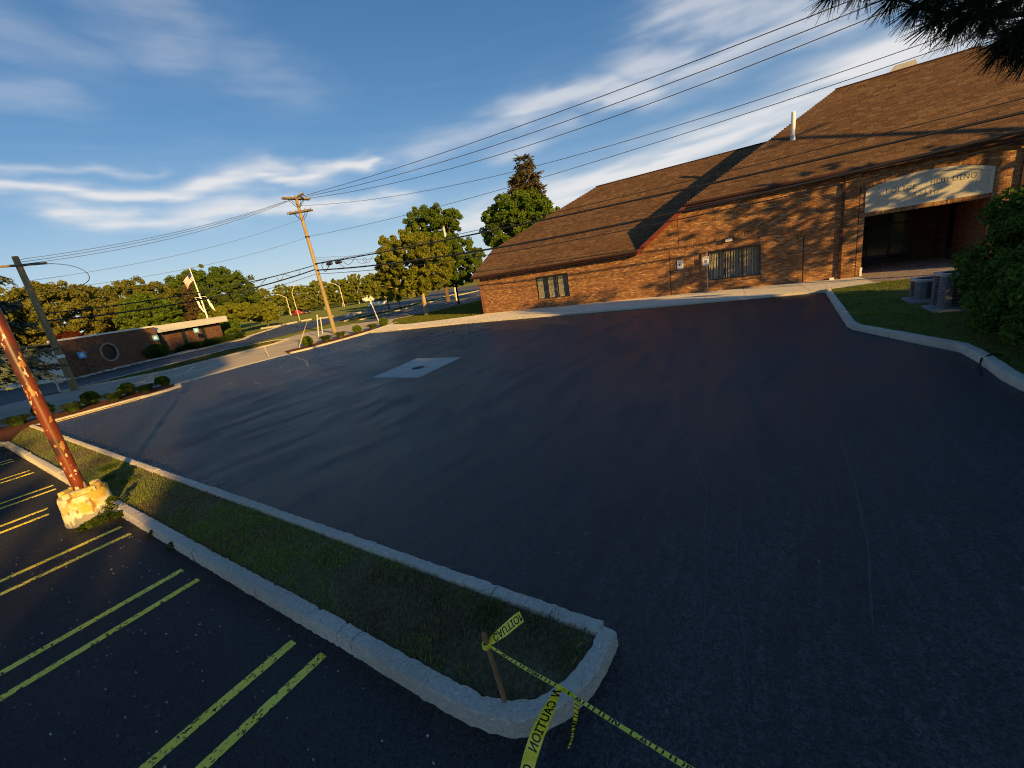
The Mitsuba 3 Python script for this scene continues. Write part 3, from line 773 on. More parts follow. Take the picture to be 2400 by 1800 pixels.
# name stone
nst = part(bld, 'name_stone', prism_xz(STONE.difference(STONE.buffer(-.13)), YW - .035, YW + .011), 'limestone')
inner = STONE.buffer(-.13)
for a, b in ((3.0, 3.83), (3.836, 5.34), (5.346, 6.84), (6.846, 8)):
    g = inner.buffer(.004).intersection(Polygon([(a, 2), (b, 2), (b, 5), (a, 5)]))
    part(nst, 'panel', prism_xz(g, YW - .004, YW + .0105), 'limestone')


def text_on_wall(txt, height, cx, cz, y, depth=.004, arc=None, gap=1.0):
    m = meshkit.text_mesh(txt, height, depth)
    v = m.vertices.copy()
    w = v[:, 0].max()
    X = (v[:, 0] - w / 2) * gap
    v2 = np.stack([cx + X, y - v[:, 2], cz + v[:, 1]], 1)
    if arc:
        a = X / arc
        v2 = np.stack([cx + (arc + v[:, 1]) * np.sin(a), y - v[:, 2], cz - arc + (arc + v[:, 1]) * np.cos(a)], 1)
    m = trimesh.Trimesh(v2, m.faces, process=False)
    if m.volume < 0: m.invert()
    return m


part(nst, 'lettering', text_on_wall('POLICE', .20, 4.55, 3.615, YW - .0045, arc=5.6 * 3), 'letter_grey')
part(nst, 'lettering', text_on_wall('BUILDING', .20, 6.14, 3.65, YW - .0045, arc=5.6 * 3), 'letter_grey')
part(nst, 'lettering', text_on_wall('32410', .19, 5.33, 3.28, YW - .0045), 'letter_grey')

# windows
for wi, (a, b, cc, d) in enumerate(WIN):
    w = part(bld, 'window', cat(bx(a, b, YW + .02, YW + .16, d - .045, d - .001), bx(a, b, YW + .02, YW + .16, cc + .001, cc + .045), bx(a + .001, a + .045, YW + .02, YW + .16, cc + .045, d - .045), bx(b - .045, b - .001, YW + .02, YW + .16, cc + .045, d - .045)), 'bronze')
    third = (b - a - .09) / 3
    for q in (1, 2):
        x = a + .045 + third * q
        part(w, 'mullion', bx(x - .028, x + .028, YW + .05, YW + .15, cc + .045, d - .045), 'bronze')
    for q in range(3):
        x0, x1 = a + .045 + third * q + (.028 if q else 0), a + .045 + third * (q + 1) - (.028 if q < 2 else 0)
        pm = trimesh.Trimesh([(x0, YW + .10, cc + .045), (x1, YW + .10, cc + .045), (x1, YW + .10, d - .045), (x0, YW + .10, d - .045)], [[0, 1, 2], [0, 2, 3]], process=False)
        part(w, 'pane', pm, 'pane_glass')
    ms = []
    rr = np.random.default_rng(60 + wi)
    x = a + .02
    while x < b - .05:
        ms.append(rot(bx(x, x + .086, YW + .23, YW + .232, cc - .02, d + .02), (62 if wi else 50) + rr.normal(0, 7), (0, 0, 1), (x + .043, YW + .231, 0)))
        x += .076
    part(w, 'blind', cat(*ms), 'blind_cloth' if wi else 'blind_grey')
    part(bld, 'room', cat(bx(a - .4, b + .4, YW + 1.2, YW + 1.22, cc - .5, d + .5), bx(a - .4, b + .4, YW + .3, YW + 1.2, d + .3, d + .32), bx(a - .4, b + .4, YW + .3, YW + 1.2, cc - .4, cc - .38),
                           bx(a - .42, a - .4, YW + .3, YW + 1.2, cc - .4, d + .3), bx(b + .4, b + .42, YW + .3, YW + 1.2, cc - .4, d + .3)), 'dark_room')

# porch: dark recess with a glazed rear wall, a side opening on the right lets the low sun reach the rear brick
X0, X1, YB = ENT[0], ENT[1], 32.5
part(bld, 'porch_wall', bx(X0 - .25, X0 - .002, YW + .302, 29.2, .0, 2.78), 'plain_brick')
part(bld, 'porch_wall', bx(X0 - .25, X0 - .002, 31.2, YB, .0, 2.78), 'plain_brick')
part(bld, 'porch_wall', bx(X1 + .002, X1 + .25, YW + .302, 29.6, 0, 2.78), 'plain_brick')
part(bld, 'porch_wall', bx(X1 + .002, X1 + .25, 31.4, YB, 0, 2.78), 'plain_brick')
part(bld, 'porch_wall', bx(6.45, X1 + .25, YB + .002, YB + .25, 0, 2.78), 'plain_brick')
part(bld, 'porch_ceiling', bx(X0 - .25, X1 + .25, YW + .302, YB + .25, 2.785, 2.86), 'ceiling_dark')
door = part(bld, 'porch_door', cat(bx(X0, X0 + .07, YB, YB + .08, .1, 2.7), bx(4.45, 4.52, YB, YB + .08, .1, 2.7), bx(5.42, 5.50, YB, YB + .08, .1, 2.7), bx(6.38, 6.45, YB, YB + .08, .1, 2.7), bx(X0, 6.45, YB + .001, YB + .079, 2.15, 2.23), bx(X0, 6.45, YB + .001, YB + .079, .1, .24)), 'bronze')
for a, b in ((X0 + .07, 4.45), (4.52, 5.42), (5.5, 6.38)):
    part(door, 'pane', trimesh.Trimesh([(a, YB + .04, .24), (b, YB + .04, .24), (b, YB + .04, 2.7), (a, YB + .04, 2.7)], [[0, 1, 2], [0, 2, 3]], process=False), 'pane_glass')
part(door, 'handle', cat(rod((5.36, YB - .05, .95), (5.36, YB - .05, 1.35), .013), rod((5.36, YB - .05, 1.0), (5.36, YB + .01, 1.0), .009), rod((5.36, YB - .05, 1.3), (5.36, YB + .01, 1.3), .009)), 'chrome')
part(bld, 'room', cat(bx(X0 - .3, 7.2, 36, 36.05, 0, 3), bx(X0 - .3, 7.2, YB + .1, 36, 2.75, 2.8), bx(X0 - .3, 7.2, YB + .1, 36, .05, .1), bx(X0 - .35, X0 - .3, YB + .1, 36, 0, 2.8), bx(7.2, 7.25, YB + .26, 36, 0, 2.8)), 'dark_room')
sw = part(bld, 'side_window', cat(bx(X0 - .2, X0 - .05, 29.2, 29.27, .2, 2.6), bx(X0 - .2, X0 - .05, 31.13, 31.2, .2, 2.6), bx(X0 - .2, X0 - .05, 30.15, 30.22, .2, 2.6), bx(X0 - .2, X0 - .05, 29.27, 31.13, 2.53, 2.6)), 'bronze')
part(sw, 'pane', trimesh.Trimesh([(X0 - .1, 29.27, 0), (X0 - .1, 31.13, 0), (X0 - .1, 31.13, 2.53), (X0 - .1, 29.27, 2.53)], [[0, 1, 2], [0, 2, 3]], process=False), 'pane_glass')
part(bld, 'corner_guard', bx(3.34, 3.43, YW - .015, YW - .003, .12, .52), 'white_paint')

# roofs
S = .70


def zlow(y): return 2.93 + S * (y - YE)
def zmain(y): return 4.93 + S * (y - YE)


def roof_plane(poly3, drop=.03):
    p = np.asarray(poly3, float)
    tri = trimesh.creation.triangulate_polygon(Polygon(p[:, :2]), engine='earcut')
    co = np.linalg.lstsq(np.c_[p[:, :2], np.ones(len(p))], p[:, 2], rcond=None)[0]
    v2, f = tri
    top = np.c_[v2, np.c_[v2, np.ones(len(v2))] @ co - .012]
    bot = top - [0, 0, .10]
    n = len(v2)
    b = trimesh.Trimesh(np.vstack([top, bot]), np.vstack([f, f[:, ::-1] + n]), process=False)
    ring = [int(np.argmin(np.linalg.norm(v2 - q, axis=1))) for q in p[:, :2]]
    side = []
    for a_, b_ in zip(ring, ring[1:] + ring[:1]):
        side += [[a_, a_ + n, b_ + n], [a_, b_ + n, b_]]
    return trimesh.Trimesh(b.vertices, np.vstack([b.faces, side]), process=False)


LOW = [(-19.3, YE), (-6.85, YE), (.25, 32.55), (-11.6, 32.55), (-18.72, 27.8)]
MAIN = [(-4.13, YE), (14.83, YE), (8.07, 32.05), (2.60, 32.05)]


def shingles(key, poly, zf, seed, focus):
    r = np.random.default_rng(seed)
    cth, sth = 1 / math.sqrt(1 + S * S), S / math.sqrt(1 + S * S)
    P = Polygon(poly)
    y_hi = max(q[1] for q in poly)
    out = []
    k_ = 0
    w = 0.0
    while YE + w * cth < y_hi - .02:
        yc = YE + (w + .07) * cth
        g = P.intersection(LineString([(-40, yc), (40, yc)]))
        if not g.is_empty and g.length > 0:
            lo, hi = g.bounds[0], g.bounds[2]
            x = lo - r.uniform(0, .3)
            while x < hi:
                L = .30 + r.normal(0, .03)
                a, b = max(x, lo), min(x + L - .008, hi)
                if b - a > .03:
                    t = .016 + r.uniform(0, .009)
                    pts = []
                    for sx in (a, b):
                        for w_, nn in ((w, 0), (w + .155, 1)):
                            for nz in (-.012, t if nn == 0 else .003):
                                pts.append((sx, YE + w_ * cth - nz * sth, zf(YE) + w_ * sth + nz * cth))
                    out.append(pts)
                x += L
        w += .145
        k_ += 1
    V = np.array(out)
    t = r.choice(5, len(V), p=[.3, .24, .18, .13, .15])
    cl = meshkit.fbm(V.mean(1) * [.55, .55, 1.2], 3, seed)
    t = np.where((cl > .6) & (r.random(len(V)) < .5), 3, t)
    pieces(key, 'shingle', V, t, SHINGLE_TONES, 'shingle_tone', focus, 150 if zf is zlow else 150)


r1 = part(bld, 'roof', roof_plane([(x, y, zmain(y)) for x, y in MAIN]), 'shingle_plain')
shingles(r1, MAIN, zmain, 2, (3, 25, 5))
r2 = part(bld, 'roof', roof_plane([(x, y, zlow(y)) for x, y in LOW]), 'shingle_plain')
shingles(r2, LOW, zlow, 3, (-8, 25, 3))
for poly in ([(-18.72, 27.8, 4.74), (-11.6, 32.55, 8.07), (-18.72, 37.3, 4.74)], [(-19.3, 39.9, 2.93), (-18.72, 37.3, 4.75), (-11.6, 32.55, 8.07), (.25, 32.55, 8.07), (-6.85, 39.9, 2.93)],
             [(-6.85, YE, 2.93), (-4.13, YE, 4.93), (2.60, 32.05, 9.72), (-4.13, 38.9, 4.93), (-6.85, 38.9, 2.93)], [(17.55, YE, 2.93), (14.83, YE, 4.93), (8.07, 32.05, 9.72), (14.83, 38.9, 4.93), (17.55, 38.9, 2.93)],
             [(-4.13, 38.9, 4.93), (2.60, 32.05, 9.72), (8.07, 32.05, 9.72), (14.83, 38.9, 4.93)]):
    part(bld, 'roof_side', roof_plane(poly), 'shingle_plain')
part(bld, 'ridge_cap', cat(rod((2.6, 32.05, 9.73), (8.07, 32.05, 9.73), .06, 6)), 'trim_brown')
part(bld, 'ridge_cap', cat(rod((-11.6, 32.55, 8.08), (.1, 32.55, 8.08), .06, 6)), 'trim_brown')


def gutter(x0, x1, z):
    prof = Polygon([(0, 0), (-.10, .015), (-.125, .06), (-.125, .125), (-.112, .125), (-.112, .07), (-.09, .03), (0, .015)])
    m = trimesh.creation.extrude_polygon(prof, x1 - x0, engine='earcut')
    v = m.vertices
    m.vertices = np.stack([x0 + v[:, 2], YE + v[:, 0], z + v[:, 1]], 1)
    m.fix_normals()
    return m


part(bld, 'fascia', bx(-19.28, -6.95, YE + .001, YE + .03, 2.72, 2.915), 'trim_brown')
part(bld, 'gutter', gutter(-19.34, -6.8, 2.79), 'trim_brown')
part(bld, 'soffit', bx(-19.25, -6.95, YE + .03, YW + .01, 2.72, 2.74), 'trim_brown')
part(bld, 'fascia', bx(-4.1, 14.8, YE + .001, YE + .03, 4.70, 4.915), 'trim_brown')
part(bld, 'gutter', gutter(-4.16, 14.86, 4.79), 'trim_brown')
part(bld, 'soffit', bx(-4.1, 14.8, YE + .03, YW + .01, 4.70, 4.72), 'trim_brown')
for sgn, xa, xb in ((1, -6.93, -4.12), (-1, 17.63, 14.82)):
    q = Polygon([(xa, 2.70), (xb, 4.76), (xb, 4.93), (xa, 2.93)])
    part(bld, 'rake_board', prism_xz(q, YE - .02, YE + .02), 'trim_red')
    part(bld, 'rake_soffit', prism_xz(Polygon([(xa, 2.68), (xb, 4.74), (xb, 4.77), (xa, 2.71)]), YE + .02, YW + .01), 'trim_red')
for x, zt in ((2.58, 4.72), (8.09, 4.72)):
    part(bld, 'downspout', cat(bx(x - .05, x + .05, YW - .10, YW - .012, .16, zt - .35), tube([(x, YW - .055, zt - .36), (x, YW - .12, zt - .22), (x, YE - .04, zt + .10)], [.05, .05, .045], 6), tube([(x, YW - .055, .2), (x, YW - .08, .14), (x, YW - .22, .12)], [.05, .05, .05], 6)), 'trim_brown')
part(bld, 'downspout', cat(tube([(-19.0, YE - .05, 2.8), (-18.98, YE + .1, 2.66), (-18.93, YW - .07, 2.5), (-18.93, YW - .07, .15)], .045, 8)), 'trim_red')
part(bld, 'floodlight', cat(bx(-17.15, -16.62, YW - .16, YW, 2.60, 2.72), bx(-16.75, -16.55, YW - .24, YW - .1, 2.55, 2.66)), 'bronze')
wl = part(bld, 'wall_light', cat(bx(-2.31, -1.95, YW - .19, YW, 2.66, 2.80), bx(-2.33, -1.93, YW - .21, YW, 2.80, 2.825)), 'bronze')
part(wl, 'lens', prism_xz(Polygon([(-2.29, 2.64), (-1.97, 2.64), (-1.97, 2.78), (-2.29, 2.78)]), YW - .215, YW - .191), 'lamp_lens')
part(bld, 'vent_pipe', tube([(.64, 28.53, 7.1), (.64, 28.53, 8.5)], .095, 16), 'white_paint')
part(bld, 'vent_pipe_flashing', tube([(.64, 28.53, 7.1), (.64, 28.53, 7.42)], [.17, .11], 16), 'grey_metal')
sky_m = trimesh.Trimesh([(4.6, 32.3, 9.6), (6.0, 32.3, 9.6), (6.0, 33.8, 9.6), (4.6, 33.8, 9.6), (5.1, 32.6, 10.15), (5.9, 32.6, 10.15), (5.9, 33.5, 10.15), (5.1, 33.5, 10.15)], [[0, 1, 5], [0, 5, 4], [1, 2, 6], [1, 6, 5], [2, 3, 7], [2, 7, 6], [3, 0, 4], [3, 4, 7], [4, 5, 6], [4, 6, 7]], process=False)
part(bld, 'roof_light', sky_m, 'pad_concrete')
single('splash_block', bx(2.20, 2.38, YW - .22, YW - .05, .10, .20), 'white_paint', 'small white block on the walkway beside the downspout foot', 'block')


# parking signs on and before the wall
def parking_sign(key, x0, x1, z0, z1, y, lines):
    part(key, 'panel', mov(rot(trimesh.creation.extrude_polygon(Polygon([(x0, z0), (x1, z0), (x1, z1), (x0, z1)]).buffer(-.03).buffer(.03), .004, engine='earcut'), 90, (1, 0, 0)), 0, y, 0), 'sign_white')
    cx, w = (x0 + x1) / 2, x1 - x0
    s, cz = w * .22, (z0 + z1) / 2 - .02
    part(key, 'symbol_field', bx(cx - s, cx + s, y - .0062, y - .0045, cz - s, cz + s), 'sign_blue')
    a = np.linspace(math.radians(-130), math.radians(120), 16)
    sym = [tube([(cx - .1 * s + .42 * s * math.cos(t), y - .007, cz - .25 * s + .42 * s * math.sin(t)) for t in a[::-1]], .07 * s, 5), rod((cx - .1 * s, y - .007, cz + .55 * s), (cx - .02 * s, y - .007, cz + .05 * s), .08 * s, 5),
           rod((cx - .02 * s, y - .007, cz + .05 * s), (cx + .35 * s, y - .007, cz + .0 * s), .08 * s, 5), rod((cx + .35 * s, y - .007, cz), (cx + .55 * s, y - .007, cz - .5 * s), .08 * s, 5), mov(trimesh.creation.icosphere(1, .11 * s), cx - .12 * s, y - .007, cz + .72 * s)]
    part(key, 'symbol', cat(*sym), 'sign_white')
    for txt, hgt, fz in lines:
        m = meshkit.text_mesh(txt, hgt, .001)
        v = m.vertices
        tw = v[:, 0].max()
        k_ = min(1, w * .86 / tw)
        m2 = trimesh.Trimesh(np.stack([cx + (v[:, 0] - tw / 2) * k_, y - .0048 - v[:, 2], z0 + fz * (z1 - z0) + v[:, 1]], 1), m.faces, process=False)
        if m2.volume < 0: m2.invert()
        part(key, 'lettering', m2, 'sign_text')


s1 = thing('parking_sign', 'white reserved parking sign with wheelchair symbol fixed flat on the brick wall', 'sign')
parking_sign(s1, -4.78, -4.45, 1.54, 2.03, YW - .03, [('RESERVED', .055, .84), ('PARKING', .055, .70), ('ONLY', .035, .08)])
part(s1, 'bracket', cat(bx(-4.66, -4.57, YW - .03, YW - .003, 1.62, 1.68), bx(-4.66, -4.57, YW - .03, YW - .003, 1.88, 1.94)), 'grey_metal')
s2 = thing('parking_sign', 'white reserved parking sign on a post in front of the striped blinds window', 'sign')
parking_sign(s2, -3.42, -3.10, 1.55, 2.03, YW - .2, [('RESERVED', .055, .84), ('PARKING', .055, .70), ('VAN', .04, .19), ('ACCESSIBLE', .04, .06)])
part(s2, 'post', bx(-3.22, -3.17, YW - .19, YW - .15, .1, 2.27), 'grey_metal')

# ================================================================== AIR CONDITIONERS
def condenser(x, y, w, hgt, label, top='ac_top'):
    k = thing('air_conditioner', label, 'air conditioner', None)
    z0 = .10
    part(k, 'pad', tf(bx(-w / 2 - .12, w / 2 + .12, -w / 2 - .12, w / 2 + .12, z0 - .02, z0 + .07), frame((x, y, 0), .05)), 'pad_plastic')
    z0 += .071
    F = frame((x, y, 0), .05)
    sq = Polygon([(-w / 2, -w / 2), (w / 2, -w / 2), (w / 2, w / 2), (-w / 2, w / 2)])
    rsq = sq.buffer(-.11).buffer(.11)
    core = trimesh.creation.extrude_polygon(rsq.buffer(-.03), hgt - .1, engine='earcut')
    part(k, 'coil', tf(mov(core, 0, 0, z0 + .05), F), 'ac_dark')
    part(k, 'base_rim', tf(mov(trimesh.creation.extrude_polygon(rsq, .06, engine='earcut'), 0, 0, z0), F), 'ac_grey')
    corners = []
    for sx in (-1, 1):
        for sy in (-1, 1):
            c = Point(sx * (w / 2 - .10), sy * (w / 2 - .10)).buffer(.14, 6).intersection(rsq).difference(rsq.buffer(-.035))
            corners.append(mov(trimesh.creation.extrude_polygon(c, hgt - .12, engine='earcut'), 0, 0, z0 + .06))
    part(k, 'corner_post', tf(cat(*corners), F), 'ac_grey', kind='stuff')
    wires = []
    for i in range(9):
        z = z0 + .1 + i * (hgt - .2) / 8.5
        wires.append(mov(trimesh.creation.extrude_polygon(rsq.buffer(.004).difference(rsq.buffer(-.004)), .012, engine='earcut'), 0, 0, z))
    for t in np.linspace(-w / 2 + .1, w / 2 - .1, 6):
        for s in (-1, 1):
            wires += [bx(t - .003, t + .003, s * w / 2 - .003, s * w / 2 + .003, z0 + .06, z0 + hgt - .06), bx(s * w / 2 - .003, s * w / 2 + .003, t - .003, t + .003, z0 + .06, z0 + hgt - .06)]
    part(k, 'grille', tf(cat(*wires), F), 'ac_grey')
    lid = rsq.buffer(.012).difference(Point(0, 0).buffer(w * .40, 24))
    part(k, 'lid', tf(mov(trimesh.creation.extrude_polygon(lid, .07, engine='earcut'), 0, 0, z0 + hgt - .07), F), top)
    fan = []
    for i in range(4):
        fan.append(rot(mov(rot(bx(.05, w * .37, -.06, .06, -.004, .004), 22, (1, 0, 0)), 0, 0, z0 + hgt - .12), 90 * i))
    fan.append(mov(trimesh.creation.cylinder(.06, .08, sections=16), 0, 0, z0 + hgt - .11))
    part(k, 'fan', tf(cat(*fan), F), 'ac_dark')
    guard = [mov(trimesh.creation.torus(r, .004, 28, 5), 0, 0, z0 + hgt - .02) for r in np.linspace(.09, w * .39, 5)] + [rot(bx(-w * .40, w * .40, -.006, .006, z0 + hgt - .03, z0 + hgt - .02), 45 * i) for i in range(4)]
    part(k, 'fan_guard', tf(cat(*guard), F), 'ac_dark')
    part(k, 'badge', tf(bx(-w / 2 + .02, -w / 2 + .045, -w / 2 - .006, -w / 2 + .0, z0 + hgt * .6, z0 + hgt * .63), F), 'lamp_lens')
    return k


condenser(3.86, 17.0, .75, .60, 'low grey air conditioner with a bright rim, standing behind the taller unit')
condenser(3.95, 15.25, .74, .90, 'tall grey air conditioner on a pale pad, half hidden by the dark bush')

# ================================================================== ISLAND: lamp post, stake, caution tape
lp = thing('lamp_post', 'rusty red metal post rising from a yellow concrete footing at the grass island', 'post')
pb, ptop = np.array([-9.30, 1.08, .50]), np.array([-9.32, 1.05, 6.6])
part(lp, 'pole', tube([pb + (ptop - pb) * t for t in np.linspace(0, 1, 24)], .080, 24), 'rusty_paint', smooth=True)
prof = [(0, -.05), (.315, -.05), (.322, .03), (.305, .22), (.30, .24), (.292, .42), (.275, .465), (0, .472)]
foot = lathe(prof, 40)
v = foot.vertices.copy()
rr = meshkit.fbm(v * 6, 4, 2) - .5
foot.vertices = v + np.c_[v[:, :2] * (rr * .09)[:, None], rr * .02]
part(lp, 'footing', mov(foot, -9.30, 1.08, 0), 'painted_base', smooth=45)
rng = np.random.default_rng(3)
for a in np.arange(8):
    an = a * math.pi / 4 + rng.normal(0, .06)
    if a == 6: continue
    m = bx(-.095 + rng.normal(0, .012), .095, -.045, .045, 0, .075 + rng.normal(0, .008))
    m = rot(rot(m, 90 + rng.normal(0, 7)), rng.normal(0, 5), (1, 0, 0))
    part(lp, 'paving_block', tf(m, frame((-9.30 + .195 * math.cos(an), 1.08 + .195 * math.sin(an), .468), an)), 'painted_base')
bk = thing('paving_block', 'loose yellow painted block lying on the kerb behind the rusty post', 'block')
scene[bk] = mikit.ply(tf(bx(-.16, .16, -.07, .07, 0, .10), frame((-10.35, 1.42, .14), .2)), 'painted_base')

st = thing('stake', 'leaning brown wooden stake driven in the grass behind the rounded kerb end', 'stake')
SA, SB = np.array([-1.425, 1.46, .02]), np.array([-1.462, 1.425, .695])
m = trimesh.creation.box(extents=[.030, .020, 1.0])
d = SB - SA
z_ = d / np.linalg.norm(d)
x_ = np.cross([0.3, 1, 0], z_); x_ /= np.linalg.norm(x_)
M = np.eye(4); M[:3, 0], M[:3, 1], M[:3, 2], M[:3, 3] = x_, np.cross(z_, x_), z_ * np.linalg.norm(d), (SA + SB) / 2
part(st, 'shaft', tf(m, M), 'stake_wood')


unit_ = lambda v: v / (np.linalg.norm(v, axis=-1, keepdims=True) + 1e-12)


def tape(key, path, width_dirs, width, text_spans, ink_clip=None, text_h=.046, flip=1, name='strip'):
    """A strip of printed tape along path; letters are inked through it so that they show on both faces."""
    P, Wd = np.asarray(path, float), np.asarray(width_dirs, float)
    seg = np.linalg.norm(np.diff(P, axis=0), axis=1)
    s = np.concatenate([[0], np.cumsum(seg)])
    N = max(16, int(s[-1] / .012))
    ss = np.linspace(0, s[-1], N)
    p = np.stack([np.interp(ss, s, P[:, i]) for i in range(3)], 1)
    for _ in range(2):
        p[1:-1] = (p[:-2] + 2 * p[1:-1] + p[2:]) / 4
    w = np.stack([np.interp(ss, s, Wd[:, i]) for i in range(3)], 1)
    w = unit_(w) + .22 * np.stack([meshkit.noise(np.stack([ss * 14, ss * 0 + 3 * q, ss * 0], 1)) - .5 for q in range(3)], 1)
    t = np.gradient(p, axis=0); t /= np.linalg.norm(t, axis=1, keepdims=True)
    w -= t * (w * t).sum(1, keepdims=True); w /= np.linalg.norm(w, axis=1, keepdims=True)
    nn = np.cross(t, w)
    wd = np.broadcast_to(np.interp(ss, s, np.broadcast_to(width, (len(P),))), (N,))
    e = .0003
    rows_ = [p + w * (wd / 2)[:, None] * a + nn * (b * e) for a, b in ((-1, -1), (1, -1), (1, 1), (-1, 1))]
    v = np.stack(rows_, 1).reshape(-1, 3)
    f = []
    for i in range(N - 1):
        for j in range(4):
            a, b = i * 4 + j, i * 4 + (j + 1) % 4
            f += [[a, b, b + 4], [a, b + 4, a + 4]]
    f += [[0, 2, 1], [0, 3, 2], [4 * N - 4, 4 * N - 3, 4 * N - 2], [4 * N - 4, 4 * N - 2, 4 * N - 1]]
    r = part(key, name, trimesh.Trimesh(v, f, process=False), 'tape_yellow', smooth=40)
    for s0, txt in text_spans:
        m = meshkit.text_mesh(txt, text_h, .0016, bold=True)
        m = trimesh.Trimesh(*trimesh.remesh.subdivide_to_size(m.vertices, m.faces, .012), process=False)
        q = m.vertices.copy()
        q[:, 1] -= text_h / 2
        if ink_clip is not None:
            lo, hi = ink_clip
            m = trimesh.Trimesh(q, m.faces, process=False)
            m = trimesh.intersections.slice_mesh_plane(m, [0, 1, 0], [0, lo, 0])
            m = trimesh.intersections.slice_mesh_plane(m, [0, -1, 0], [0, hi, 0])
            q = m.vertices.copy()
            q[:, 1] -= (lo + hi) / 2
        S_ = s0 + q[:, 0]
        ok = np.clip(S_, 0, s[-1])
        pp = np.stack([np.interp(ok, ss, p[:, i]) for i in range(3)], 1)
        ww = np.stack([np.interp(ok, ss, w[:, i]) for i in range(3)], 1)
        n2 = np.stack([np.interp(ok, ss, nn[:, i]) for i in range(3)], 1)
        vv = pp + ww * (flip * q[:, 1])[:, None] + n2 * (q[:, 2] - .0008)[:, None]
        keep = (S_[m.faces] > .002).all(1) & (S_[m.faces] < s[-1] - .002).all(1)
        if keep.any():
            part(key, 'print', trimesh.Trimesh(vv, m.faces[keep], process=False), 'tape_ink')
    return r


KN1, KN2 = np.array([-1.452, 1.432, .605]), np.array([-.935, 1.372, .62])
EXT = np.array([.30, 1.17, .74])
ct = thing('caution_tape', 'yellow caution tape printed in black, strung from the wooden stake past the kerb corner', 'tape')
up = np.array([0, 0, 1.0])
mid = lambda a, b, t, sag: a + (b - a) * t - np.array([0, 0, sag * 4 * t * (1 - t)])
span1 = [mid(KN1, KN2, t, .012) for t in np.linspace(0, 1, 9)]
tw = lambda n_, a0, a1: [(0, -math.sin(a), math.cos(a)) for a in np.linspace(a0, a1, n_)]
tape(ct, span1, tw(9, 1.1, 1.5), [.024] + [.024] * 7 + [.024], [(.06, 'CAUTION'), (.30, 'CAUTION')], (-.012, .006), flip=-1)
span2 = [mid(KN2, EXT, t, .02) for t in np.linspace(0, 1, 11)]
tape(ct, span2, tw(11, 1.4, 1.2), [.024] + [.026] * 4 + [.030] * 3 + [.034] * 3, [(.05, 'CAUTION'), (.40, 'CAUTION'), (.72, 'CAUTION')], (-.014, .009), flip=-1)
# the flag end above the stake, the wide tail and the thin tail at the knot
fl = [KN1, KN1 + [.03, .02, .035], KN1 + [.09, .055, .085], KN1 + [.165, .10, .155], KN1 + [.20, .125, .180]]
tape(ct, fl, [(-.55, .55, .65)] * 5, [.02, .045, .060, .066, .062], [(.055, 'CAUTION')], None, .040, flip=-1)
t1 = [KN2 + [-.004, -.002, .0], KN2 + [-.03, -.02, -.07], KN2 + [-.075, -.06, -.17], KN2 + [-.115, -.12, -.27], KN2 + [-.14, -.19, -.37], KN2 + [-.15, -.25, -.46]]
tape(ct, t1, [(.8, .5, .2)] * 6, [.012, .05, .072, .075, .075, .074], [(.02, 'N'), (.095, 'CAUTION'), (.46, 'C')], None, .046, flip=-1)
t2 = [KN2 + [.0, .0, .005], KN2 + [.055, .0, .0], KN2 + [.092, -.002, -.01], KN2 + [.094, -.005, -.06], KN2 + [.080, -.012, -.15], KN2 + [.06, -.02, -.24], KN2 + [.04, -.02, -.33], KN2 + [.015, -.03, -.40]]
tape(ct, t2, [(.2, -.5, .8), (.2, -.5, .8), (.75, -.4, .5), (.9, -.3, .2), (.9, .2, 0), (.8, .5, 0), (.5, .8, 0), (.9, .3, 0)], [.02, .035, .035, .028, .022, .020, .014, .012], [(.02, 'CAUTION'), (.28, 'CAUTION')], (-.013, .012), flip=-1)
part(ct, 'knot', mov(trimesh.creation.icosphere(2, .014), *KN2), 'tape_yellow', smooth=60)
kn = cat(mov(trimesh.creation.icosphere(2, .017), *KN1), *[tf(trimesh.creation.torus(.021, .006, 20, 8), np.array([[1, 0, 0, SB[0] + .001], [0, 1, 0, SB[1] + .001], [0, 0, 1, KN1[2] + dz], [0, 0, 0, 1.0]])) for dz in (-.012, 0, .012)])
part(ct, 'knot', kn, 'tape_yellow', smooth=60)

# ================================================================== VEGETATION
def quads(c, u, w):
    v = np.stack([c - u, c + w, c + u, c - w], 1).reshape(-1, 3)
    i = np.arange(len(c))[:, None] * 4
    return v, np.vstack([i + [0, 1, 2], i + [0, 2, 3]])


def unit(v): return v / (np.linalg.norm(v, axis=-1, keepdims=True) + 1e-12)


def leaf_cloud(r, clumps, per, size, aspect, cols, flat=.35, shell=.2, droop=0.0):
    """clumps (n,4): centre and radius. Leaves lie on and in each clump, facing outward and up."""
    clumps = np.asarray(clumps, float)
    k = np.repeat(np.arange(len(clumps)), per)
    d = unit(r.normal(size=(len(k), 3)))
    rad = clumps[k, 3] * (shell + (1 - shell) * r.random(len(k)) ** .6)
    c = clumps[k, :3] + d * rad[:, None] * [1, 1, .85]
    nrm = unit(d * .45 + [0, 0, .3] + r.normal(0, .75, (len(k), 3)))
    t = unit(np.cross(nrm, r.normal(size=(len(k), 3))))
    t[:, 2] -= droop
    t = unit(t)
    b = unit(np.cross(nrm, t))
    s = size * r.uniform(.7, 1.3, len(k))
    v, f = quads(c, t * s[:, None], b * (s * aspect)[:, None])
    cols = np.asarray(cols, float)
    tone = np.clip(r.normal(.5, .28, len(k)) + r.normal(0, .15, len(clumps))[k], 0, 1)[:, None]
    col = cols[0] * (1 - tone) + cols[1] * tone
    return v, f, np.repeat(col, 4, axis=0)


GREEN = ((.060, .105, .014), (.150, .215, .030))
YELLOW = ((.125, .150, .016), (.260, .270, .042))
DARK = ((.034, .060, .014), (.085, .130, .026))
OLIVE = ((.110, .118, .022), (.225, .215, .050))


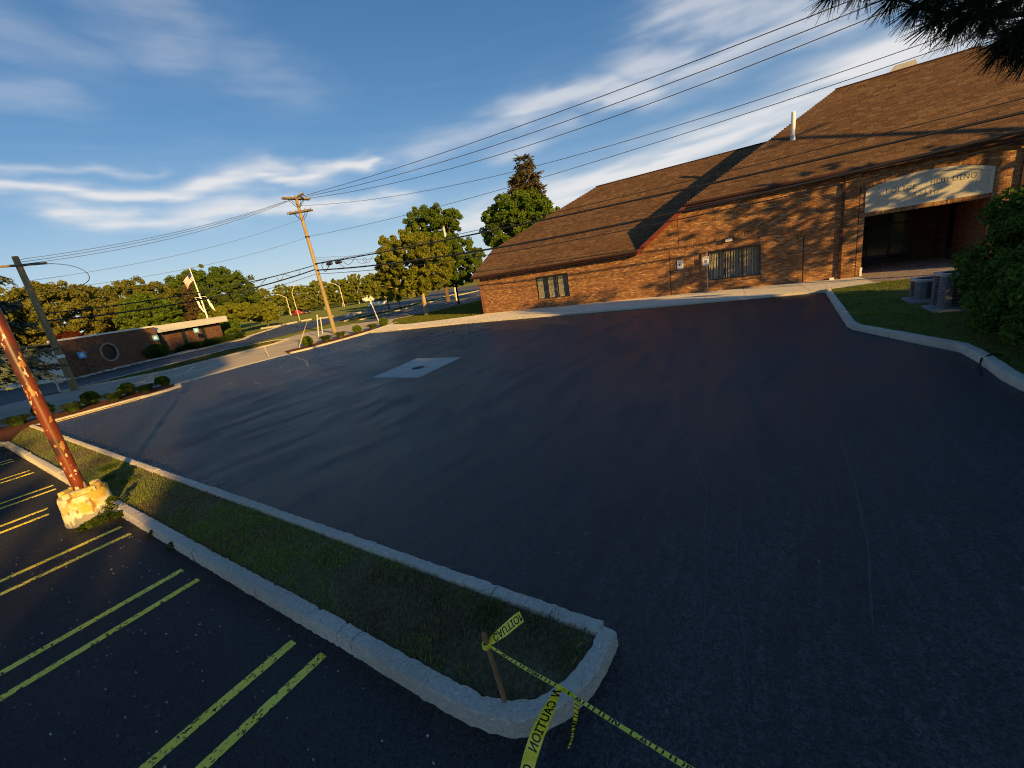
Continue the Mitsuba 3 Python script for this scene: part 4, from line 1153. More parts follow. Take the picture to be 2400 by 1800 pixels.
def limb(r, a, b, r0, r1, bend=.12, n=6):
    a, b = np.asarray(a, float), np.asarray(b, float)
    j = r.normal(0, bend * np.linalg.norm(b - a) / n, (n, 3)); j[0] = 0
    p = np.array([a + (b - a) * t for t in np.linspace(0, 1, n)]) + np.cumsum(j, 0) * np.linspace(0, 1, n)[:, None]
    return tube(p, np.linspace(r0, r1, n), 7)


def broad_tree(name, seed, base, height, crown_r, crown_z0, label, cols, group=None, n_clump=60, per=420, leaf=.10, trunk_r=.16, bark='bark', lean=(0, 0), shape='round', off=(0, 0), clump_r=.85, category='tree'):
    r = np.random.default_rng(seed)
    k = thing(name, label, category, group)
    x, y = base
    top = np.array([x + lean[0], y + lean[1], height])
    if 'outside' not in label:
        n_clump, per, clump_r = int(n_clump * 1.8), int(per * .56), clump_r * .68
    clumps = []
    zc, hz = (crown_z0 + height) / 2, (height - crown_z0) / 2
    while len(clumps) < n_clump:
        q = r.uniform(-1, 1, 3)
        if shape == 'cone':
            rad = (1 - (q[2] + 1) / 2) * .95 + .12 if q[2] > -.75 else .8
            if math.hypot(q[0], q[1]) > rad: continue
        elif shape == 'vase':
            rad = .55 + .5 * (q[2] + 1) / 2 if q[2] < .5 else 1.05 * math.sqrt(max(0, 1 - ((q[2] - .4) / .62) ** 2))
            if math.hypot(q[0], q[1]) > rad: continue
        else:
            if np.linalg.norm(q * [1, 1, 1.0]) > 1: continue
        if np.linalg.norm(q) < .45 and r.random() < .6: continue
        q = q * (1 + .05 * min(2.0, max(-2.0, r.normal())))
        clumps.append((x + off[0] + q[0] * crown_r + lean[0] * .5, y + off[1] + q[1] * crown_r + lean[1] * .5, zc + q[2] * hz * .92, clump_r * r.uniform(.6, 1.25)))
    clumps = np.array(clumps)
    parts = [limb(r, (x, y, -.05), (x + lean[0] * .3 + off[0] * .2, y + lean[1] * .3 + off[1] * .2, crown_z0 + .35 * (height - crown_z0)), trunk_r * 1.1, trunk_r * .55, .06, 8)]
    flare = lathe([(0, -.1), (trunk_r * 1.7, -.1), (trunk_r * 1.3, .1), (trunk_r * 1.08, .4), (0, .4)], 12)
    parts.append(mov(flare, x, y, 0))
    st0 = np.array([x + lean[0] * .2 + off[0] * .15, y + lean[1] * .2 + off[1] * .15, crown_z0 * .9 + .1 * height])
    for q in clumps[r.permutation(len(clumps))[:16]]:
        a = st0 + [0, 0, r.uniform(-.1, .4) * (height - crown_z0) * .6]
        parts.append(limb(r, a, q[:3], trunk_r * .38, trunk_r * .06, .25))
    part(k, 'trunk', cat(*parts), bark, smooth=50)
    v, f, c = leaf_cloud(r, clumps, per, leaf, .55, cols)
    part(k, 'crown', (v, f), 'leaf', color=c)
    return k


# trees near the corner of the building
broad_tree('maple_tree', 1, (-29.7, 30.5), 8.7, 3.9, 1.6, 'sunlit yellow green maple on the corner lawn in front of the street', YELLOW, n_clump=300, per=290, leaf=.10, trunk_r=.20, bark='bark_pale', off=(-.6, .2), clump_r=.46)
broad_tree('tall_tree', 2, (-44, 50.5), 14.4, 4.4, 5.5, 'tall dark green tree with a ragged split top behind the sunlit maple', GREEN, n_clump=190, per=240, leaf=.14, trunk_r=.3, shape='vase', clump_r=.7)
broad_tree('small_tree', 3, (-34, 41), 8.4, 4.2, 2.0, 'shaded green tree on the lawn between the maple and the brick building', GREEN, n_clump=210, per=240, leaf=.11, trunk_r=.13, bark='bark_dark', clump_r=.5)
broad_tree('large_tree', 4, (-28.5, 50), 13.4, 5.4, 3.2, 'large bright green tree rising behind the left end of the brick building', ((.065, .115, .016), (.16, .23, .034)), n_clump=280, per=270, leaf=.14, trunk_r=.32, clump_r=.72)
broad_tree('street_tree', 5, (-58.5, 51), 6.4, 2.6, 1.5, 'low yellow green median tree left of the sunlit maple', YELLOW, n_clump=36, per=260, leaf=.16, trunk_r=.1, bark='bark_dark', clump_r=.8)
broad_tree('street_tree', 6, (-50.4, 46.2), 4.2, 1.7, 1.2, 'small yellow green median tree partly behind the maple', YELLOW, n_clump=22, per=220, leaf=.13, trunk_r=.07, bark='bark_dark', clump_r=.6)


def conifer(name, seed, base, height, radius, label, cols, bark, z0=1.0, levels=26, tuft=.34, per=26, droop=.25, gaps=.18, nee=.05, category='conifer', power=1.0, hidden=None):
    """Whorled boughs; every bough is a bent limb carrying flat sprays of needle blades."""
    r = np.random.default_rng(seed)
    k = thing(name, label, category)
    x, y = base
    wood_ = [tube([(x, y, -.1), (x + .05, y, height * .5), (x, y, height * .98)], [radius * .075, radius * .045, .02], 9)]
    C, U, Wv, tone = [], [], [], []
    for L in range(levels):
        z = z0 + (height - z0) * (L + r.uniform(-.3, .3)) / levels
        R = radius * (1 - (z - z0) / (height - z0 + .2)) ** power * r.uniform(.8, 1.15) + .15
        nb = max(4, int(7 * R / radius + 4))
        for b in range(nb):
            if r.random() < gaps: continue
            a = 2 * math.pi * (b + r.uniform(-.35, .35)) / nb + L * 1.1
            Rb = R * r.uniform(.7, 1.02)
            e = np.array([math.cos(a), math.sin(a), 0])
            side = np.array([-e[1], e[0], 0])
            ts = np.linspace(0, 1, 7)
            P = np.array([x, y, z]) + e * (Rb * ts)[:, None] + np.outer(-droop * Rb * ts ** 1.3 + droop * .55 * Rb * np.maximum(0, ts - .6) ** 1.2, [0, 0, 1])
            wood_.append(tube(P, np.linspace(.035, .008, 7) * max(.6, radius / 3), 4, False))
            nt = int(max(5, per * Rb / radius))
            for q in range(nt):
                t = .15 + .85 * (q + r.random()) / nt
                p = np.array([np.interp(t, ts, P[:, i]) for i in range(3)])
                sgn = 1 if q % 2 else -1
                tl = tuft * (1.15 - .55 * t) * r.uniform(.7, 1.3)
                dirn = unit(side * sgn * r.uniform(.4, 1) + e * r.uniform(.25, .9) + [0, 0, r.uniform(-.75, .30) - droop * .5])
                nd = 9
                s = np.linspace(.1, 1, nd)
                cc = p + dirn * (tl * s)[:, None]
                spread = unit(r.normal(size=(nd, 3)))
                u = unit(dirn * .8 + spread * .75) * (nee * r.uniform(.7, 1.3, nd))[:, None]
                w = unit(np.cross(u, r.normal(size=(nd, 3)))) * (nee * .30)
                C.append(cc); U.append(u); Wv.append(w); tone.append(np.full(nd, np.clip(r.normal(.45, .25), 0, 1)))
    v, f = quads(np.concatenate(C), np.concatenate(U), np.concatenate(Wv))
    cols = np.asarray(cols)
    t = np.concatenate(tone)[:, None]
    part(k, 'trunk', cat(*wood_), bark)
    part(k, 'crown', (v, f), 'needle', color=np.repeat(cols[0] * (1 - t) + cols[1] * t, 4, axis=0))
    return k


conifer('pine_tree', 21, (-40, 74), 23.5, 6.2, 'tall dark pine standing behind the large green tree', ((.045, .045, .018), (.15, .115, .045)), 'bark', 5, 24, 1.5, 46, .02, .12, .34, power=.62)
conifer('blue_spruce', 22, (-20.4, -.6), 11.5, 4.35, 'blue grey spruce at the left edge of the picture beside the rusty post', ((.055, .080, .075), (.17, .215, .19)), 'bark_dark', 2.7, 42, .55, 120, .24, .03, .10, power=.85)


def cover(name, seed, clumps, per, leaf, cols, label, category, group=None, stems=None, asp=.5, shell=.45, droop=.0):
    r = np.random.default_rng(seed)
    k = thing(name, label, category, group)
    v, f, c = leaf_cloud(r, clumps, per, leaf, asp, cols, shell=shell, droop=droop)
    part(k, 'foliage', (v, f), 'leaf', color=c)
    if stems is not None:
        part(k, 'stem', cat(*stems), 'bark_dark')
    return k


def blob(r, cx, cy, z0, z1, rx, ry, n, cr):
    out = []
    while len(out) < n:
        q = r.uniform(-1, 1, 3)
        if np.linalg.norm(q) > 1: continue
        out.append((cx + q[0] * rx, cy + q[1] * ry, (z0 + z1) / 2 + q[2] * (z1 - z0) / 2, cr * r.uniform(.6, 1.3)))
    return out


# the dark bush at the right edge, in front of the porch
r = np.random.default_rng(31)
cl = blob(r, 6.6, 13.4, .1, 3.7, 2.2, 1.9, 75, .5) + blob(r, 4.65, 13.3, .15, 3.05, 1.15, 1.0, 90, .30) + blob(r, 4.15, 11.9, 0.1, 1.75, .95, 1.0, 64, .26) + blob(r, 3.95, 10.3, 0.1, 1.45, .8, 1.4, 64, .24) + blob(r, 4.6, 8.0, .1, 2.0, 1.0, 1.5, 46, .30) + blob(r, 6.6, 10.0, .2, 2.8, 1.9, 2.5, 50, .5) + blob(r, 3.7, 9.0, .1, .7, .42, 1.6, 40, .16)
stems = [limb(r, (q[0] * .5 + 6 * .5, q[1] * .6 + 11.4 * .4, 0), q[:3], .03, .008, .2) for q in np.array(cl)[r.permutation(len(cl))[:45]]]
cover('bush', 32, cl, 300, .052, ((.036, .075, .014), (.14, .235, .040)), 'large dark leafy bush at the right edge overhanging the kerb', 'bush', None, stems, .5, .5, .25)
r = np.random.default_rng(33)
for i, (x, y, hgt, lab) in enumerate([(3.62, 12.3, 1.0, 'tall thin grey green weed in the lawn before the air conditioners'), (3.95, 11.2, .8, 'leafy weed at the foot of the dark bush near the kerb')]):
    st_, q = [], []
    for j in range(9):
        b = np.array([x + r.normal(0, .09), y + r.normal(0, .12), .08])
        t_ = b + [r.normal(0, .12), r.normal(0, .12), hgt * r.uniform(.6, 1)]
        st_.append(limb(r, b, t_, .007, .003, .1))
        q += [(*(b + (t_ - b) * s), .07) for s in np.linspace(.2, 1, 7)]
    cover('weed', 40 + i, q, 14, .034, ((.040, .060, .040), (.085, .115, .075)), lab, 'weed', None, st_, .3)
wd = [(x, y, .06 + .05 * r.random(), .06) for x, y in zip(np.linspace(-8.75, -8.55, 5), np.linspace(.95, 1.28, 5))] + [(-8.62, 1.2, .24, .09), (-8.60, 1.08, .16, .09), (-8.66, 1.25, .34, .07), (-8.82, .86, .05, .06), (-8.7, 1.0, .1, .07)]
cover('ground_ivy', 44, wd, 60, .028, ((.030, .055, .010), (.10, .13, .022)), 'leafy weed clinging to the foot of the yellow concrete footing', 'weed', None, None, .6)
for i, (x, y) in enumerate([(-7.3, 1.24), (-6.55, 1.25)]):
    cover('kerb_weed', 45 + i, [(x, y, .03, .05), (x + .05, y + .02, .09, .04)], 26, .026, ((.03, .05, .012), (.07, .10, .022)), ['small weed growing against the kerb nearest the yellow footing', 'small weed against the kerb, second from the yellow footing'][i], 'weed', None, None, .35)

# beds: clipped round shrubs and fountain grasses
def round_shrub(x, y, rad, label, cols, seed):
    r = np.random.default_rng(seed)
    cl = []
    for _ in range(70):
        d = unit(r.normal(size=3)); d[2] = max(d[2], -.8)
        cl.append((x + d[0] * rad * .76, y + d[1] * rad * .76, .05 + rad * .84 + d[2] * rad * .72, rad * .30))
    cover('round_shrub', seed, cl, 120, rad * .085, cols, label, 'shrub', None, [rod((x, y, .0), (x, y, rad), .03)], .6)


def fountain_grass(x, y, rad, hgt, label, cols, seed, name='fountain_grass'):
    r = np.random.default_rng(seed)
    n = 900
    k = thing(name, label, 'ornamental grass')
    a, o = r.uniform(0, 2 * math.pi, n), rad * np.sqrt(r.random(n)) * .35
    e = np.stack([np.cos(a), np.sin(a), a * 0], 1)
    b = np.array([x, y, .04]) + e * o[:, None]
    L, hh = rad * r.uniform(.15, 1.05, n), hgt * r.uniform(.6, 1.1, n)
    ts = [0, .45, .8, 1.0]
    pts = [b + e * (L * t ** 1.6)[:, None] + np.outer(hh * (2.3 * t - 1.75 * t * t), [0, 0, 1]) for t in ts]
    s = np.stack([-e[:, 1], e[:, 0], a * 0], 1) * .010
    v = np.stack([q for p, w in zip(pts, (1, .9, .6, .1)) for q in (p - s * w, p + s * w)], 1).reshape(-1, 3)
    i = np.arange(n)[:, None] * 8
    f = np.vstack([i + g for g in ([0, 1, 3], [0, 3, 2], [2, 3, 5], [2, 5, 4], [4, 5, 7], [4, 7, 6])])
    cols = np.asarray(cols)
    t = r.random((n, 1))
    part(k, 'blades', (v, f), 'leaf', color=np.repeat(cols[0] * (1 - t) + cols[1] * t, 8, axis=0), kind='stuff')


for i, (x, y, lab) in enumerate([(-25.3, 2.95, 'round clipped shrub nearest the rusty post'), (-25.35, 4.4, 'round clipped shrub, second from the rusty post'), (-25.3, 5.65, 'round clipped shrub, third from the rusty post'), (-25.1, 6.95, 'small round shrub at the tip of the left mulch bed')]):
    round_shrub(x, y, .33 if i < 3 else .30, lab, GREEN, 50 + i)
for i, (x, y, lab) in enumerate([(-24.5, 2.1, 'bushy ornamental grass clump leftmost in the mulch bed'), (-24.4, 3.65, 'bushy ornamental grass clump, second from the left in the mulch bed'), (-24.45, 4.95, 'bushy ornamental grass clump, third from the left in the mulch bed'), (-24.55, 6.1, 'bushy ornamental grass clump next to the small round shrub at the bed tip')]):
    fountain_grass(x, y, .52, .46, lab, ((.030, .055, .018), (.075, .115, .04)), 60 + i)
for i, (x, y, rad, lab, c) in enumerate([(-27.8, 16.3, .38, 'egg shaped clipped shrub at the near end of the right mulch bed', GREEN), (-28.4, 21.0, .36, 'round clipped shrub between two grass clumps in the right mulch bed', GREEN), (-29.0, 24.3, .40, 'round green shrub at the far end of the right mulch bed', GREEN)]):
    round_shrub(x, y, rad, lab, c, 70 + i)
for i, (x, y, lab, c) in enumerate([(-27.75, 17.7, 'green ornamental grass clump beside the egg shaped shrub', ((.030, .055, .018), (.075, .115, .04))), (-28.1, 19.2, 'ornamental grass clump at the foot of the utility pole', ((.055, .085, .020), (.13, .165, .045))), (-28.6, 22.7, 'ornamental grass clump second from the far end of the bed', ((.055, .085, .020), (.13, .165, .045)))]):
    fountain_grass(x, y, .56, .55, lab, c, 80 + i)


# grass blades
def grass(poly, seed, density, hgt, width, z, cols, dry=(.24, .185, .09), dry_amt=.35, holes=None, dens_fn=None, dry_fn=None):
    r = np.random.default_rng(seed)
    P = Polygon(poly).buffer(0)
    x0, y0, x1, y1 = P.bounds
    n = int((x1 - x0) * (y1 - y0) * density)
    q = np.c_[r.uniform(x0, x1, n), r.uniform(y0, y1, n)]
    import shapely
    q = q[shapely.contains_xy(P, q[:, 0], q[:, 1])]
    if dens_fn is not None: q = q[r.random(len(q)) < dens_fn(q)]
    n = len(q)
    clump = meshkit.fbm(np.c_[q * 3.1, q[:, 0] * 0], 3, seed)
    keep = r.random(n) < np.clip(.35 + 1.4 * (clump - .2), .25, 1)
    q, clump = q[keep], clump[keep]
    n = len(q)
    a = r.uniform(0, 2 * math.pi, n)
    e = np.stack([np.cos(a), np.sin(a), a * 0], 1)
    hh = hgt * r.uniform(.5, 1.3, n) * (.65 + .8 * clump)
    b = np.c_[q, np.full(n, z)]
    ln = (e * (hh * r.uniform(.2, 1.0, n))[:, None])
    s = np.stack([-e[:, 1], e[:, 0], a * 0], 1) * (width * r.uniform(.6, 1.3, n))[:, None]
    v = np.stack([b - s, b + s, b + ln * .5 + np.outer(hh * .62, [0, 0, 1]) + s * .8, b + ln + np.outer(hh, [0, 0, 1])], 1).reshape(-1, 3)
    i = np.arange(n)[:, None] * 4
    f = np.vstack([i + [0, 1, 2], i + [0, 2, 3]])
    cols = np.asarray(cols)
    t = np.clip(r.normal(.5, .3, n), 0, 1)[:, None]
    c = cols[0] * (1 - t) + cols[1] * t
    dp = meshkit.fbm(np.c_[q * 1.1, q[:, 0] * 0 + 5], 3, seed + 1)
    if dry_fn is not None: dp = dp + dry_fn(q)
    isdry = r.random(n) < np.clip((dp - .48) * 3.2, 0, 1) * dry_amt + .06
    c[isdry] = np.asarray(dry) * r.uniform(.6, 1.25, (isdry.sum(), 1))
    return (v, f), np.repeat(c, 4, axis=0)


LAWN = ((.160, .205, .036), (.34, .38, .095))
ISL = [(-22.5, 2.15), (-1.10, 2.15), (-1.10, 2.0), (-1.15, 1.82), (-1.27, 1.62), (-1.44, 1.48), (-1.8, 1.43), (-3, 1.43), (-20, 1.41), (-22, 1.9)]
dry1 = lambda q: .45 * np.exp(-((q[:, 0] + 3.0) / .55) ** 2 - ((q[:, 1] - 1.75) / .3) ** 2) + .40 * np.exp(-((q[:, 0] + 1.75) / .35) ** 2 - ((q[:, 1] - 1.75) / .25) ** 2)
g1, c1 = grass(ISL, 1, 7600, .040, .0028, .095, LAWN, dry_amt=.9, dens_fn=lambda q: np.clip(1.25 + (q[:, 0] + 2) * .075, .16, 1) * (1 - .55 * np.clip(dry1(q) * 2, 0, 1)), dry_fn=dry1)
single('grass', g1, 'leaf', 'short patchy grass with dry brown spots on the kerbed island', 'grass', kind='stuff', color=c1)
r = np.random.default_rng(9)
tv, tc_ = [], []
for i, (x, y, hh, n) in enumerate([(-1.95, 1.95, .085, 150), (-1.35, 1.58, .07, 60), (-1.18, 1.9, .07, 80), (-2.1, 1.62, .05, 80), (-1.5, 2.08, .06, 70), (-2.5, 1.9, .06, 90), (-1.22, 2.05, .06, 60), (-2.9, 2.02, .06, 90), (-4.1, 1.9, .05, 90), (-1.36, 1.75, .05, 50), (-10.9, 1.65, .09, 300), (-11.7, 1.85, .09, 300), (-10.2, 1.8, .08, 240)]):
    m, c = grass([(x - .12, y - .12), (x + .12, y - .12), (x + .12, y + .12), (x - .12, y + .12)], 100 + i, n / .0576, hh, .0028, .095, ((.035, .065, .012), (.095, .15, .03)), dry_amt=.1)
    tv.append(m); tc_.append(c)
mm = cat(*tv)
single('grass_tufts', (np.array(mm.vertices), np.array(mm.faces)), 'leaf', 'taller green tufts standing out of the island grass', 'grass', kind='stuff', color=np.concatenate(tc_))
g, c = grass([(1.98, 21.7), (1.92, 17.6), (1.88, 14.0), (2.65, 12.4), (3.25, 11.2), (3.25, 9.1), (3.35, 7), (5, 7), (6, 14), (7.4, 23.1), (3.6, 22.7)], 2, 1500, .045, .0055, .09, ((.085, .135, .022), (.21, .28, .055)), dry_amt=.45, dry_fn=lambda q: .25 * np.exp(-((q[:, 1] - 12.3) / .9) ** 2))
single('grass', g, 'leaf', 'mown green grass between the right kerb and the air conditioners', 'grass', kind='stuff', color=c)
g, c = grass([(-29.6, 26.2), (-32.9, 29.2), (-32.1, 33.6), (-32.0, 43), (-19, 43), (-19, 26.2), (-19.5, 25.3), (-20.5, 24.9), (-22.5, 24.4), (-25.5, 24.5), (-28.3, 24.7)], 3, 260, .07, .016, .055, ((.075, .105, .015), (.19, .21, .036)), dry_amt=.2)
single('grass', g, 'leaf', 'sunlit corner lawn under the yellow green maple', 'grass', kind='stuff', color=c)
g, c = grass([(-36.0, 5.6), (-34.0, 10), (-35.6, 14.8), (-36.9, 18.4), (-38.2, 20.2), (-40.1, 20.1), (-41.6, 17.3), (-38.5, 11.5)], 4, 240, .06, .018, .055, ((.050, .070, .014), (.15, .14, .035)), dry_amt=.5)
single('grass', g, 'leaf', 'narrow lens shaped grass verge between the concrete way and the dark drive', 'grass', kind='stuff', color=c)
g, c = grass([(-45.2, 34.2), (-45.8, 37.5), (-51.8, 50.7), (-56.7, 62), (-60.3, 62), (-55, 52), (-51.8, 42), (-48.4, 34.7)], 5, 110, .08, .03, .045, ((.05, .07, .014), (.13, .13, .03)), dry_amt=.3)
single('grass', g, 'leaf', 'grass of the street median beyond the maple', 'grass', kind='stuff', color=c)
# brown straw and grit along the kerb of the striped lot, and chips scattered on the paving
r = np.random.default_rng(12)
n = 3400
x = -np.abs(r.uniform(1.5, 20, n) ** 1.0)
x = np.where(r.random(n) < .55, -r.uniform(1.4, 9, n), x)
y = 1.27 - np.abs(r.normal(0, .085, n)) * (1 + .8 * meshkit.fbm(np.c_[x * 1.5, x * 0, x * 0], 2, 3))
a = r.uniform(0, math.pi, n)
L = r.uniform(.012, .045, n)
cc_ = np.c_[x, y, r.uniform(.004, .020, n)]
u = np.stack([np.cos(a), np.sin(a), r.normal(0, .25, n)], 1) * L[:, None] * .5
w = np.stack([-np.sin(a), np.cos(a), a * 0], 1) * .0016
v, f = quads(cc_, u, w)
single('straw_litter', (v, f), 'vcol', 'brown dry grass litter lying along the kerb of the striped lot', 'litter', kind='stuff', color=np.repeat(np.array([.16, .085, .05]) * r.uniform(.4, 1.4, (n, 1)), 4, axis=0))
n = 420
q = np.c_[-r.uniform(.2, 9, n), 1.2 - r.uniform(0, 2.6, n)]
q2 = np.c_[r.uniform(-10, 1.5, 90), r.uniform(2.6, 16, 90)]
q = np.vstack([q, q2])
sz = r.uniform(.003, .008, len(q))
V_, F_ = boxes(np.c_[q, sz * .6 + .003], np.c_[sz, sz * r.uniform(.4, 1, len(q)), sz * .6])
single('grit', (V_, F_), 'vcol', 'pale grit and bits of dry leaf scattered on the asphalt', 'litter', kind='stuff', color=np.repeat(np.array([.42, .39, .34]) * r.uniform(.4, 1.3, (len(q), 1)), 8, axis=0))

# pine bough hanging in from the upper right, close to the camera
def bough(key, spine, tufts, seed, nl=.13):
    r = np.random.default_rng(seed)
    part(key, 'branch', tube(spine, np.linspace(.016, .006, len(spine)), 7), 'bark_dark', smooth=60)
    C, U, W_ = [], [], []
    tw_ = []
    for p, dirn, n_ in tufts:
        p, dirn = np.asarray(p, float), unit(np.asarray(dirn, float))
        near = np.asarray(spine)[np.argmin(np.linalg.norm(np.asarray(spine) - p, axis=1))]
        tw_.append(limb(r, near, p, .006, .005, .1, 4))
        s = r.uniform(-.10, .03, n_)
        b = p + dirn * s[:, None]
        d = unit(dirn * .55 + r.normal(0, .55, (n_, 3)) + [0, 0, -.35])
        L = nl * r.uniform(.75, 1.1, n_)
        C.append(b + d * (L / 2)[:, None]); U.append(d * (L / 2)[:, None]); W_.append(unit(np.cross(d, r.normal(size=(n_, 3)))) * .0024)
    c, u, w = np.concatenate(C), np.concatenate(U), np.concatenate(W_)
    v = np.stack([c - u - w, c - u + w, c + u + w * .4, c + u - w * .4], 1).reshape(-1, 3)
    i = np.arange(len(c))[:, None] * 4
    f = np.vstack([i + [0, 1, 2], i + [0, 2, 3]])
    col = np.array([.022, .030, .016]) * r.uniform(.6, 1.5, (len(c), 1))
    part(key, 'needles', (v, f), 'needle', color=np.repeat(col, 4, axis=0), kind='stuff')
    part(key, 'twigs', cat(*tw_), 'bark_dark')


PXY = lambda px, py, dist: CAM + unit(FW + (np.cross(FW, UP)) * (px - 1200) / 950.4 - UP * (py - 900) / 950.4) * dist

# ================================================================== POLES AND WIRES
up_ = thing('utility_pole', 'tall wooden utility pole with two crossarms carrying wires over the parking lot', 'utility pole')
PB = np.array([-34.0, 22.74, 0])
part(up_, 'pole', tube([PB + [-.22 * t, -.12 * t, -.1 + 11.85 * t] for t in np.linspace(0, 1, 10)], np.linspace(.185, .125, 10), 14), 'pole_wood', smooth=50)
ptp = lambda z: PB + [-.22 * z / 11.75, -.12 * z / 11.75, z]


def arm(key, z, dirn, half, off, name='crossarm'):
    d = unit(np.array([dirn[0], dirn[1], 0.0]))
    o = np.array([-d[1], d[0], 0]) * off
    c = ptp(z) + o
    m = trimesh.creation.box(extents=[2 * half, .10, .13])
    part(key, name, tf(m, frame(c, math.atan2(d[1], d[0]))), 'arm_wood')
    for s in (-1, 1):
        part(key, 'brace', rod(c + d * s * half * .55 - [0, 0, .05], ptp(z - .75) + o * .9, .02, 6), 'black_metal')
    return c, d


cA1, dA1 = arm(up_, 11.55, (.12, 1), 1.15, .17)
arm(up_, 11.55, (.12, 1), 1.15, -.17)
cA0, dA0 = arm(up_, 11.72, (1, -.05), 1.05, .16)
cA2, dA2 = arm(up_, 10.5, (1, .62), 1.05, .17)
arm(up_, 10.5, (1, .62), 1.05, -.17)
ins = []
for c, d, hs_ in ((cA1, dA1, (-1, -.45, .5, 1)), (cA0, dA0, (-.95, -.4, .4, .95)), (cA2, dA2, (-.9, -.4, .4, .9))):
    for s in hs_:
        p = c + d * s + [0, 0, .065]
        ins.append(mov(lathe([(0, 0), (.02, 0), (.02, .05), (.045, .06), (.05, .09), (.03, .1), (.045, .13), (.03, .17), (0, .17)], 10), *p))
for i, m in enumerate(ins):
    part(up_, 'insulator', m, 'grey_metal')
part(up_, 'clamp', mov(trimesh.creation.cylinder(.19, .12, sections=14), *ptp(8.45)), 'black_metal')

# the next poles of the line stand outside the frame at the right and beside the concrete way at the left
lpole = thing('utility_pole', 'shorter wooden utility pole half hidden behind the blue grey spruce', 'utility pole')
LB = np.array([-35.7, 5.75, 0])
part(lpole, 'pole', tube([LB + [0, 0, z] for z in (-.1, 3, 6, 7.85)], [.19, .17, .15, .14], 14), 'pole_wood', smooth=50)
part(lpole, 'crossarm', mov(tf(trimesh.creation.box(extents=[2.4, .1, .12]), frame((0, 0, 0), 1.2)), *(LB + [.12, -.1, 7.35])), 'arm_wood')
part(lpole, 'tag', bx(-35.56, -35.50, 5.58, 5.92, 2.0, 2.2), 'white_paint')
rp = thing('utility_pole', 'wooden utility pole at the right end of the wires, out of the picture', 'utility pole')
RB = np.array([19.0, 20.4, 0])
part(rp, 'pole', tube([RB + [0, 0, z] for z in (-.1, 6, 11.8)], [.19, .16, .13], 12), 'pole_wood', smooth=50)
part(rp, 'crossarm', mov(trimesh.creation.box(extents=[.12, 2.3, .12]), *(RB + [.15, 0, 11.5])), 'arm_wood')


def wire(name, a, b, sag, rad, label, mat='cable_black', group=None, n=40, skew=0.0):
    a, b = np.asarray(a, float), np.asarray(b, float)
    t = np.linspace(0, 1, n)
    p = a + (b - a) * t[:, None] - np.outer(4 * sag * t * (1 - t) * (1 + skew * (t - .5)), [0, 0, 1])
    return single(name, tube(p, rad, 7), mat, label, 'wire', group, smooth=True)


# main spans: their heights follow sag curves between the pole and the pole at the right
YV = lambda x: 22.74 - .0425 * (x + 34)
for i, (ya, za, zb, sag, lab) in enumerate([(-.6, 11.45, 10.0, .85, 'highest of the three long wires between the wooden pole and the top edge'), (.25, 11.62, 10.5, 1.40, 'middle of the three long wires between the wooden pole and the top edge'), (1.0, 11.62, 10.9, 1.90, 'lowest of the three long wires between the wooden pole and the top edge')]):
    wire('power_line', ptp(za) + [0.1, ya, 0], (19, 20.4 + ya, zb), sag, .017, lab, 'wire_grey')
wire('power_line', ptp(10.95) + [.2, 0, 0], (19, 20.4, 9.1), 2.1, .013, 'thin wire below the three long wires, crossing the pale cloud', 'wire_grey')
wire('power_line', ptp(8.45) + [.2, 0, 0], (19, 20.4, 8.4), 1.0, .013, 'thin wire from the clamp on the wooden pole to the roof peak', 'wire_grey')
cab = wire('cable', ptp(6.15) + [.15, -.1, 0], (19, 20.3, 5.2), .42, .045, 'pale topped thick cable crossing the roofs from the wooden pole')
cab2 = wire('cable', ptp(5.62) + [.15, -.1, 0], (19, 20.3, 5.5), 1.28, .055, 'lower thick black cable crossing the brick wall from the wooden pole')
wire('cable', ptp(5.30) + [.15, -.1, 0], (19, 20.2, 5.2), 1.3, .022, 'thin black cable hanging just under the lower thick cable')
wire('cable', ptp(6.2) + [.15, -.1, 0], (19, 20.35, 5.75), .45, .016, 'thin dark wire just above the pale topped thick cable')


def on(a, b, sag, t, dz=0.0):
    a, b = np.asarray(a, float), np.asarray(b, float)
    return a + (b - a) * t - np.array([0, 0, 4 * sag * t * (1 - t) - dz])


CA = (ptp(6.15) + [.15, -.1, 0], (19, 20.3, 5.2), .42)
CB = (ptp(5.62) + [.15, -.1, 0], (19, 20.3, 5.5), 1.28)
for i, t in enumerate((.045, .07)):
    p = on(*CA, t, -.16)
    m = trimesh.creation.capsule(.5, .13, count=[10, 12])
    m = mov(rot(m, 90, (0, 1, 0)), p[0] - .25, p[1], p[2])
    single('splice_case', m, 'cable_black', ['black splice case hanging from the cable nearest the wooden pole', 'black splice case hanging from the cable, second from the wooden pole'][i], 'splice case', smooth=True)


def loop(points, rad, label, name='cable_loop'):
    p = np.asarray(points, float)
    t = np.linspace(0, 1, 60)
    s = np.linspace(0, 1, len(p))
    from scipy.interpolate import CubicSpline
    q = CubicSpline(s, p)(t)
    single(name, tube(q, rad, 6), 'cable_black', label, 'cable loop', smooth=True)


def along(C, t0, t1, prof):
    return [on(*C, t0 + (t1 - t0) * a, dz) for a, dz in prof]


